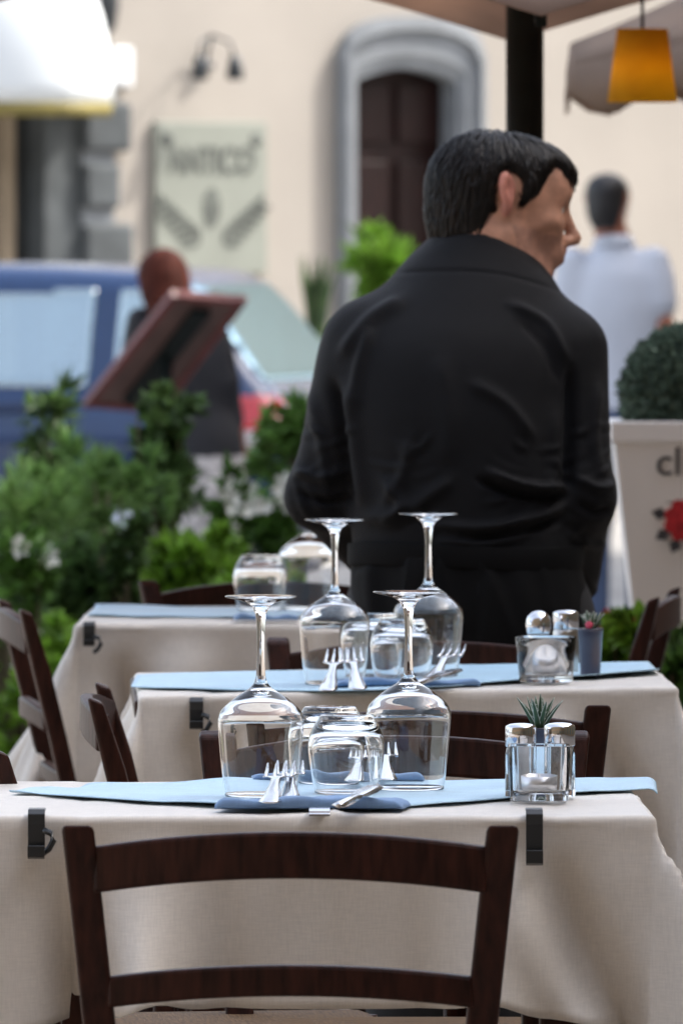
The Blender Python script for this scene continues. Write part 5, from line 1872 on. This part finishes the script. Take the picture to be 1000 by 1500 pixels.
wine = make_wine()
tumb = make_tumbler()
GZ = TOP + .0042
spots_w = [((382, 1166), 'large upturned wine glass left on the nearest table, above the two forks', 0), ((598, 1156), 'large upturned wine glass right of the tumblers on the nearest table', 0),
           ((490, 1002), 'upturned wine glass on the middle table, the one nearer the white clad left side', 1), ((627, 990), 'upturned wine glass on the middle table, rightmost glass there, before the waiter', 1)]
spots_w[2] = ((490, 1002), 'upturned wine glass on the middle table, left of the tumblers', 1)
for i, ((px, py), lab, k) in enumerate(spots_w):
    o = wine if i == 0 else copy_tree(wine)
    o.location = on_top(px, py, .0042, k)
    o.rotation_euler = (0, 0, i * .7)
    tag(o, lab, 'wine glass', 'upturned wine glasses')
spots_t = [((507, 1161), 'upturned water tumbler in front, between the two big glasses of the nearest table'), ((483, 1147), 'upturned water tumbler half hidden behind another on the nearest table'),
           ((588, 1001), 'upturned water tumbler in front on the middle table, right of the glass stem'), ((545, 991), 'upturned water tumbler at the back of the middle table, hidden between glasses'),
           ((381, 893), 'upturned water tumbler on the farthest table')]
for i, ((px, py), lab) in enumerate(spots_t):
    o = tumb if i == 0 else copy_tree(tumb)
    o.location = on_top(px, py, .0042, 1 if i in (2, 3) else 0)
    tag(o, lab, 'tumbler', 'upturned water tumblers')
sl = make_wine(True); sl.name = 'stemless_glass'
sl.location = onz(452, 893, GZ)
tag(sl, 'upturned stemless glass with a domed top on the farthest table', 'glass')


# napkins and cutlery
def napkin(px, py, wpx, dep, label, rz=0.0, th=.011, seed=0, k=0):
    p = on_top(px, py, .003, k)
    s = F / p.y
    hw = wpx / s / 2
    root_v = []
    # folded bundle: rounded cross-section swept across
    n, m = 44, 20
    for i in range(n):
        u = -1 + 2 * i / (n - 1)
        endf = min(1, (1 - abs(u)) / .10 + .25) ** .5
        for j in range(m):
            a = 2 * math.pi * j / m
            ca_, sa_ = math.cos(a), math.sin(a)
            y = dep / 2 * (abs(ca_) ** .35) * (1 if ca_ > 0 else -1)
            front = .5 - .5 * (1 if y > 0 else -1) * min(1, abs(y) / (dep * .5))
            h = th * (.45 + .75 * front ** 2)
            z = h * endf * (.5 + .5 * (abs(sa_) ** .6) * (1 if sa_ > 0 else -1))
            x = u * hw + .006 * math.sin(y * 30 + seed)
            z += .0016 * math.sin(u * 9 + y * 60 + seed) * (sa_ > 0) + .0015 * math.sin(u * 3.1 + seed) * (sa_ > 0)
            root_v.append((x, y + .003 * math.sin(u * 5 + seed), max(z, 0.0)))
    f = [(i * m + j, (i + 1) * m + j, (i + 1) * m + (j + 1) % m, i * m + (j + 1) % m) for i in range(n - 1) for j in range(m)]
    f += [tuple(range(m)), tuple((n - 1) * m + j for j in range(m - 1, -1, -1))]
    o = obj('napkin', root_v, f, M['napkin'], None, True, (p.x, p.y + dep / 2, p.z), rz)
    return tag(o, label, 'napkin', 'folded blue napkins')


napkin(458, 1187, 275, .16, 'folded blue napkin on the near edge of the nearest table under two forks', R(1), .0125, 1)
napkin(492, 1146, 252, .10, 'folded blue napkin at the far side of the nearest table, seen through the glasses', R(-1), .011, 2)
napkin(590, 1006, 210, .12, 'folded blue napkin on the middle table under the glasses', R(2), .009, 3, 1)
napkin(392, 909, 90, .06, 'folded blue napkin on the farthest table', R(0), .008, 4)


def make_fork():
    mb = MB()
    # handle along -y, tines at +y; plate about 2 mm thick
    prof = [(-.095, .0065, 0.0), (-.088, .0095, 0.0), (-.05, .0075, .001), (-.005, .0042, .005), (.02, .0040, .008), (.032, .0075, .0075), (.042, .0115, .006), (.052, .0122, .0045), (.056, .0122, .004)]
    v = []
    for y, hw, z in prof:
        for dx, dz in ((-1, 0), (-.5, .0012), (.5, .0012), (1, 0), (.5, -.0008), (-.5, -.0008)):
            v.append((dx * hw, y, z + dz + .002))
    m = len(prof)
    f = [(i * 6 + k, (i + 1) * 6 + k, (i + 1) * 6 + (k + 1) % 6, i * 6 + (k + 1) % 6) for i in range(m - 1) for k in range(6)] + [tuple(range(6)), tuple((m - 1) * 6 + k for k in range(5, -1, -1))]
    mb.add(v, f)
    for k in range(4):
        x = -.0105 + k * .007
        mb.sweep([(x, .054, .006), (x, .072, .0045), (x, .092, .0065), (x, .110, .012)], [.0020, .0019, .0016, .0008], 6)
    return mb


def make_knife():
    mb = MB()
    v, f = [], []
    prof = [(-.105, .006, .004), (-.10, .0085, .0045), (-.05, .0085, .0045), (-.012, .0062, .0035), (0, .0055, .002), (.008, .0095, .0012), (.06, .0105, .0010), (.095, .0085, .0008), (.112, .002, .0005)]
    for y, hw, th in prof:
        v += [(-hw, y, .003), (0, y, .003 + th), (hw, y, .003), (0, y, .003 - th * .6)]
    m = len(prof)
    f = [(i * 4 + k, (i + 1) * 4 + k, (i + 1) * 4 + (k + 1) % 4, i * 4 + (k + 1) % 4) for i in range(m - 1) for k in range(4)] + [(0, 1, 2, 3), tuple((m - 1) * 4 + k for k in (3, 2, 1, 0))]
    return mb.add(v, f)


fork_mb = make_fork()
fork_mb.v = [(x * 1.3, y, z) for x, y, z in fork_mb.v]
fork0 = fork_mb.build('fork', M['steel'], None, True)
knife0 = make_knife().build('knife', M['steel'], None, True)
NT = TOP + .003
forks = [((402, 1180), .005, 6, 3, 'left of two forks resting tines up on the near blue napkin'), ((424, 1176), .005, 6, 0, 'right of two forks resting tines up on the near blue napkin'),
         ((528, 1148), .004, 6, 4, 'fork behind the front tumbler on the far napkin of the nearest table'), ((563, 1147), .004, 6, -1, 'fork inside the outline of the right big glass on the nearest table'),
         ((487, 1008), .012, 10, 4, 'left fork with raised tines on the middle table'), ((519, 1006), .012, 10, -3, 'right fork with raised tines on the middle table'), ((648, 996), .010, 8, 10, 'fork by the rightmost glass on the middle table')]
for i, ((px, py), dz, pit, yaw, lab) in enumerate(forks):
    o = fork0 if i == 0 else fork0.copy()
    if i: C.objects.link(o)
    p = on_top(px, py, .003 + dz, 1 if i > 3 else 0)
    o.rotation_euler = (R(pit), 0, R(-yaw))
    o.location = p + Vector((0, .075, .012))
    tag(o, lab, 'fork', 'steel forks')
knives = [((524, 1183), .012, 3, 11, 'steel knife lying slanted on the near blue napkin'), ((640, 1004), .010, 3, 16, 'steel knife lying slanted on the middle table')]
for i, ((px, py), dz, pit, yaw, lab) in enumerate(knives):
    o = knife0 if i == 0 else knife0.copy()
    if i: C.objects.link(o)
    o.rotation_euler = (R(pit), R(8), R(-yaw))
    o.location = on_top(px, py, .003 + dz, i) + Vector((.0, .10, .004))
    tag(o, lab, 'knife', 'steel knives')


# shakers, candle holders, little succulents
def squircle_ring(h, r, z, n=8):
    """rounded square ring, half-width h, corner radius r"""
    out = []
    for cx, cy, a0 in ((1, 1, 0), (-1, 1, 90), (-1, -1, 180), (1, -1, 270)):
        for k in range(n):
            a = R(a0 + 90 * k / (n - 1))
            out.append((cx * (h - r) + r * math.cos(a), cy * (h - r) + r * math.sin(a), z))
    return out


def ring_loft(mb, rings):
    n = len(rings[0])
    b = len(mb.v)
    mb.v += [p for r in rings for p in r]
    m = len(rings)
    mb.f += [(b + i * n + k, b + i * n + (k + 1) % n, b + (i + 1) * n + (k + 1) % n, b + (i + 1) * n + k) for i in range(m - 1) for k in range(n)]
    mb.f += [tuple(b + k for k in range(n - 1, -1, -1)), tuple(b + (m - 1) * n + k for k in range(n))]
    return mb


def shaker(px, py, label, fill, kind='square', hgt=.054, rad=.0168, cap='flat'):
    root = empty('shaker', on_top(px, py, .0025, 1 if kind == 'round' else 0), label, 'shaker', group='salt and pepper shakers')
    bmat = M['thick_glass'] if kind == 'square' else M['brushed']
    if kind == 'square':
        mb = ring_loft(MB(), [squircle_ring(rad - .001, .004, 0), squircle_ring(rad, .005, .002), squircle_ring(rad, .006, hgt - .008), squircle_ring(rad * .9, .010, hgt - .002), squircle_ring(rad * .86, .0135, hgt)])
        ring_loft(mb, [[(x, y, z) for x, y, z in r][::-1] for r in (squircle_ring(rad - .0045, .004, .008), squircle_ring(rad - .004, .005, hgt - .010), squircle_ring(rad * .7, .010, hgt - .003))])
    else:
        mb = MB().lathe([(0, 0), (rad - .001, 0), (rad, .002), (rad, hgt - .004), (rad * .9, hgt), (0, hgt)], 40)
        mb.lathe([(0, hgt - .004), (rad - .004, hgt - .006), (rad - .0035, .008), (0, .007)], 40)
    bd = mb.build('glass_body' if kind == 'square' else 'steel_body', bmat, root, True)
    bevel(bd, .0006)
    if kind == 'square': MB().lathe([(0, .0085), (rad - .0056, .0088), (rad - .0056, hgt * .55), (0, hgt * .56)], 24).build('filling', fill, root, True)
    if cap == 'flat':
        pr = [(0, hgt + .0005), (rad * .96, hgt + .0005), (rad * .99, hgt + .0015), (rad * .99, hgt + .0205), (rad * .96, hgt + .0225), (rad * .7, hgt + .0248), (rad * .3, hgt + .0258), (0, hgt + .026)]
    else:
        pr = [(0, hgt + .0005), (rad * .8, hgt + .0005), (rad * .98, hgt + .006), (rad * 1.02, hgt + .014), (rad * .9, hgt + .023), (rad * .6, hgt + .029), (rad * .25, hgt + .0318), (0, hgt + .0322)]
    MB().lathe(smooth_curve(pr, 4) if cap != 'flat' else pr, 40).build('chrome_cap', M['chrome'], root, True)
    return root


shaker(762, 1167, 'square chrome capped glass shaker on the nearest table, nearer to the glasses', M['salt'])
shaker(819, 1166, 'square chrome capped glass shaker on the nearest table, nearer to the corner', M['pepper'])
shaker(788, 988, 'glass shaker with rounded chrome ball cap on the middle table', M['salt'], 'round', .053, .0165, 'ball')
shaker(828, 985, 'glass shaker with flat chrome cap on the middle table beside the ball capped one', M['pepper'], 'round', .058, .0172, 'flat')


def tealight(root, r, z):
    cup = MB().lathe([(0, z), (r, z), (r + .0006, z + .015), (r - .0004, z + .015), (r - .0006, z + .0012), (0, z + .001)], 36).build('tealight_cup', M['alu'], root, True)
    MB().lathe([(0, z + .0015), (r - .001, z + .0015), (r - .001, z + .0125), (r * .6, z + .0115), (.0015, z + .0112), (.001, z + .017), (0, z + .0172)], 36).build('candle', M['wax'], root, True)


ch = empty('candle_holder', onz(789, 1172, TOP + .0025), 'square thick glass candle holder with a tealight in front of the two chrome capped shakers', 'candle holder', group='glass candle holders')
mb = ring_loft(MB(), [squircle_ring(.0300, .007, 0), squircle_ring(.0312, .008, .0015), squircle_ring(.0334, .008, .058), squircle_ring(.0328, .0075, .0596), squircle_ring(.0290, .006, .0592), squircle_ring(.0270, .006, .012), squircle_ring(.022, .005, .0095)])
bevel(mb.build('glass_body', M['thick_glass'], ch, True), .0005)
tealight(ch, .0190, .0105)
ch = empty('candle_holder', on_top(799, 999, .0025, 1), 'round glass candle holder with a tealight on the middle table', 'candle holder', group='glass candle holders')
MB().lathe([(0, .0), (.0335, .0), (.0350, .0015), (.0400, .0585), (.0395, .0598), (.0375, .0592), (.0322, .011), (.029, .009), (0, .0085)], 56).build('glass_body', M['thick_glass'], ch, True)
tealight(ch, .0190, .0095)


def succulent(px, py, label, r, h, lh, n, seed, blossom=False):
    root = empty('potted_succulent', on_top(px, py, .0025, 1 if blossom else 0), label, 'plant', group='small potted succulents')
    MB().lathe([(0, 0), (r * .78, 0), (r * .8, .002), (r, h), (r * 1.04, h), (r * 1.04, h + .003), (r * .92, h + .003), (r * .9, h - .006), (0, h - .006)], 32).build('pot', M['darkpot'], root, True)
    MB().lathe([(0, h - .004), (r * .89, h - .005)], 24).build('soil', M['soil'], root, True)
    rr = np.random.default_rng(seed)
    mb, sp_ = MB(), MB()
    for k in range(n):
        a = k * 2.39996 + rr.uniform(-.2, .2)
        lean = .18 + .85 * (k / n) ** .8
        l = lh * rr.uniform(.75, 1.1)
        d = Vector((math.cos(a), math.sin(a), 0))
        pts, rad = [], []
        for q in range(6):
            t = q / 5
            pts.append(Vector((0, 0, h - .004)) + d * (l * lean * (t ** 1.0) * .62) + Vector((0, 0, l * t * (1 - .25 * lean * t))))
            rad.append(.0036 * (1 - t) ** .7 * (1.0 if t > 0 else .8) + .0003)
        mb.sweep(pts, rad, 6)
        for side in (-1, 1):
            s = d.cross(Vector((0, 0, 1))) * side
            sp_.sweep([p + s * r0 * .95 for p, r0 in zip(pts[1:], rad[1:])], .00042, 4)
            for p, r0 in list(zip(pts, rad))[1:5]:
                sp_.sweep([p + s * r0, p + s * (r0 + .0022) + Vector((0, 0, .0012))], [.0006, .0001], 4)
    mb.build('leaf_rosette', M['lf_succ'], root, True)
    sp_.build('spines', M['spine'], root, False)
    if blossom:
        MB().lathe([(0, -.005), (.004, -.003), (.0055, .002), (.002, .006), (0, .006)], 10, c=(-.002, -.012, h + .007)).build('blossom', M['pink'], root, True)
    return root


succulent(789, 1152, 'spiny green succulent in a dark pot behind the chrome capped shakers of the nearest table', .015, .062, .048, 16, 2)
succulent(864, 990, 'small spiny succulent with a pink bud in a dark violet pot on the middle table', .0165, .060, .034, 16, 3, True)
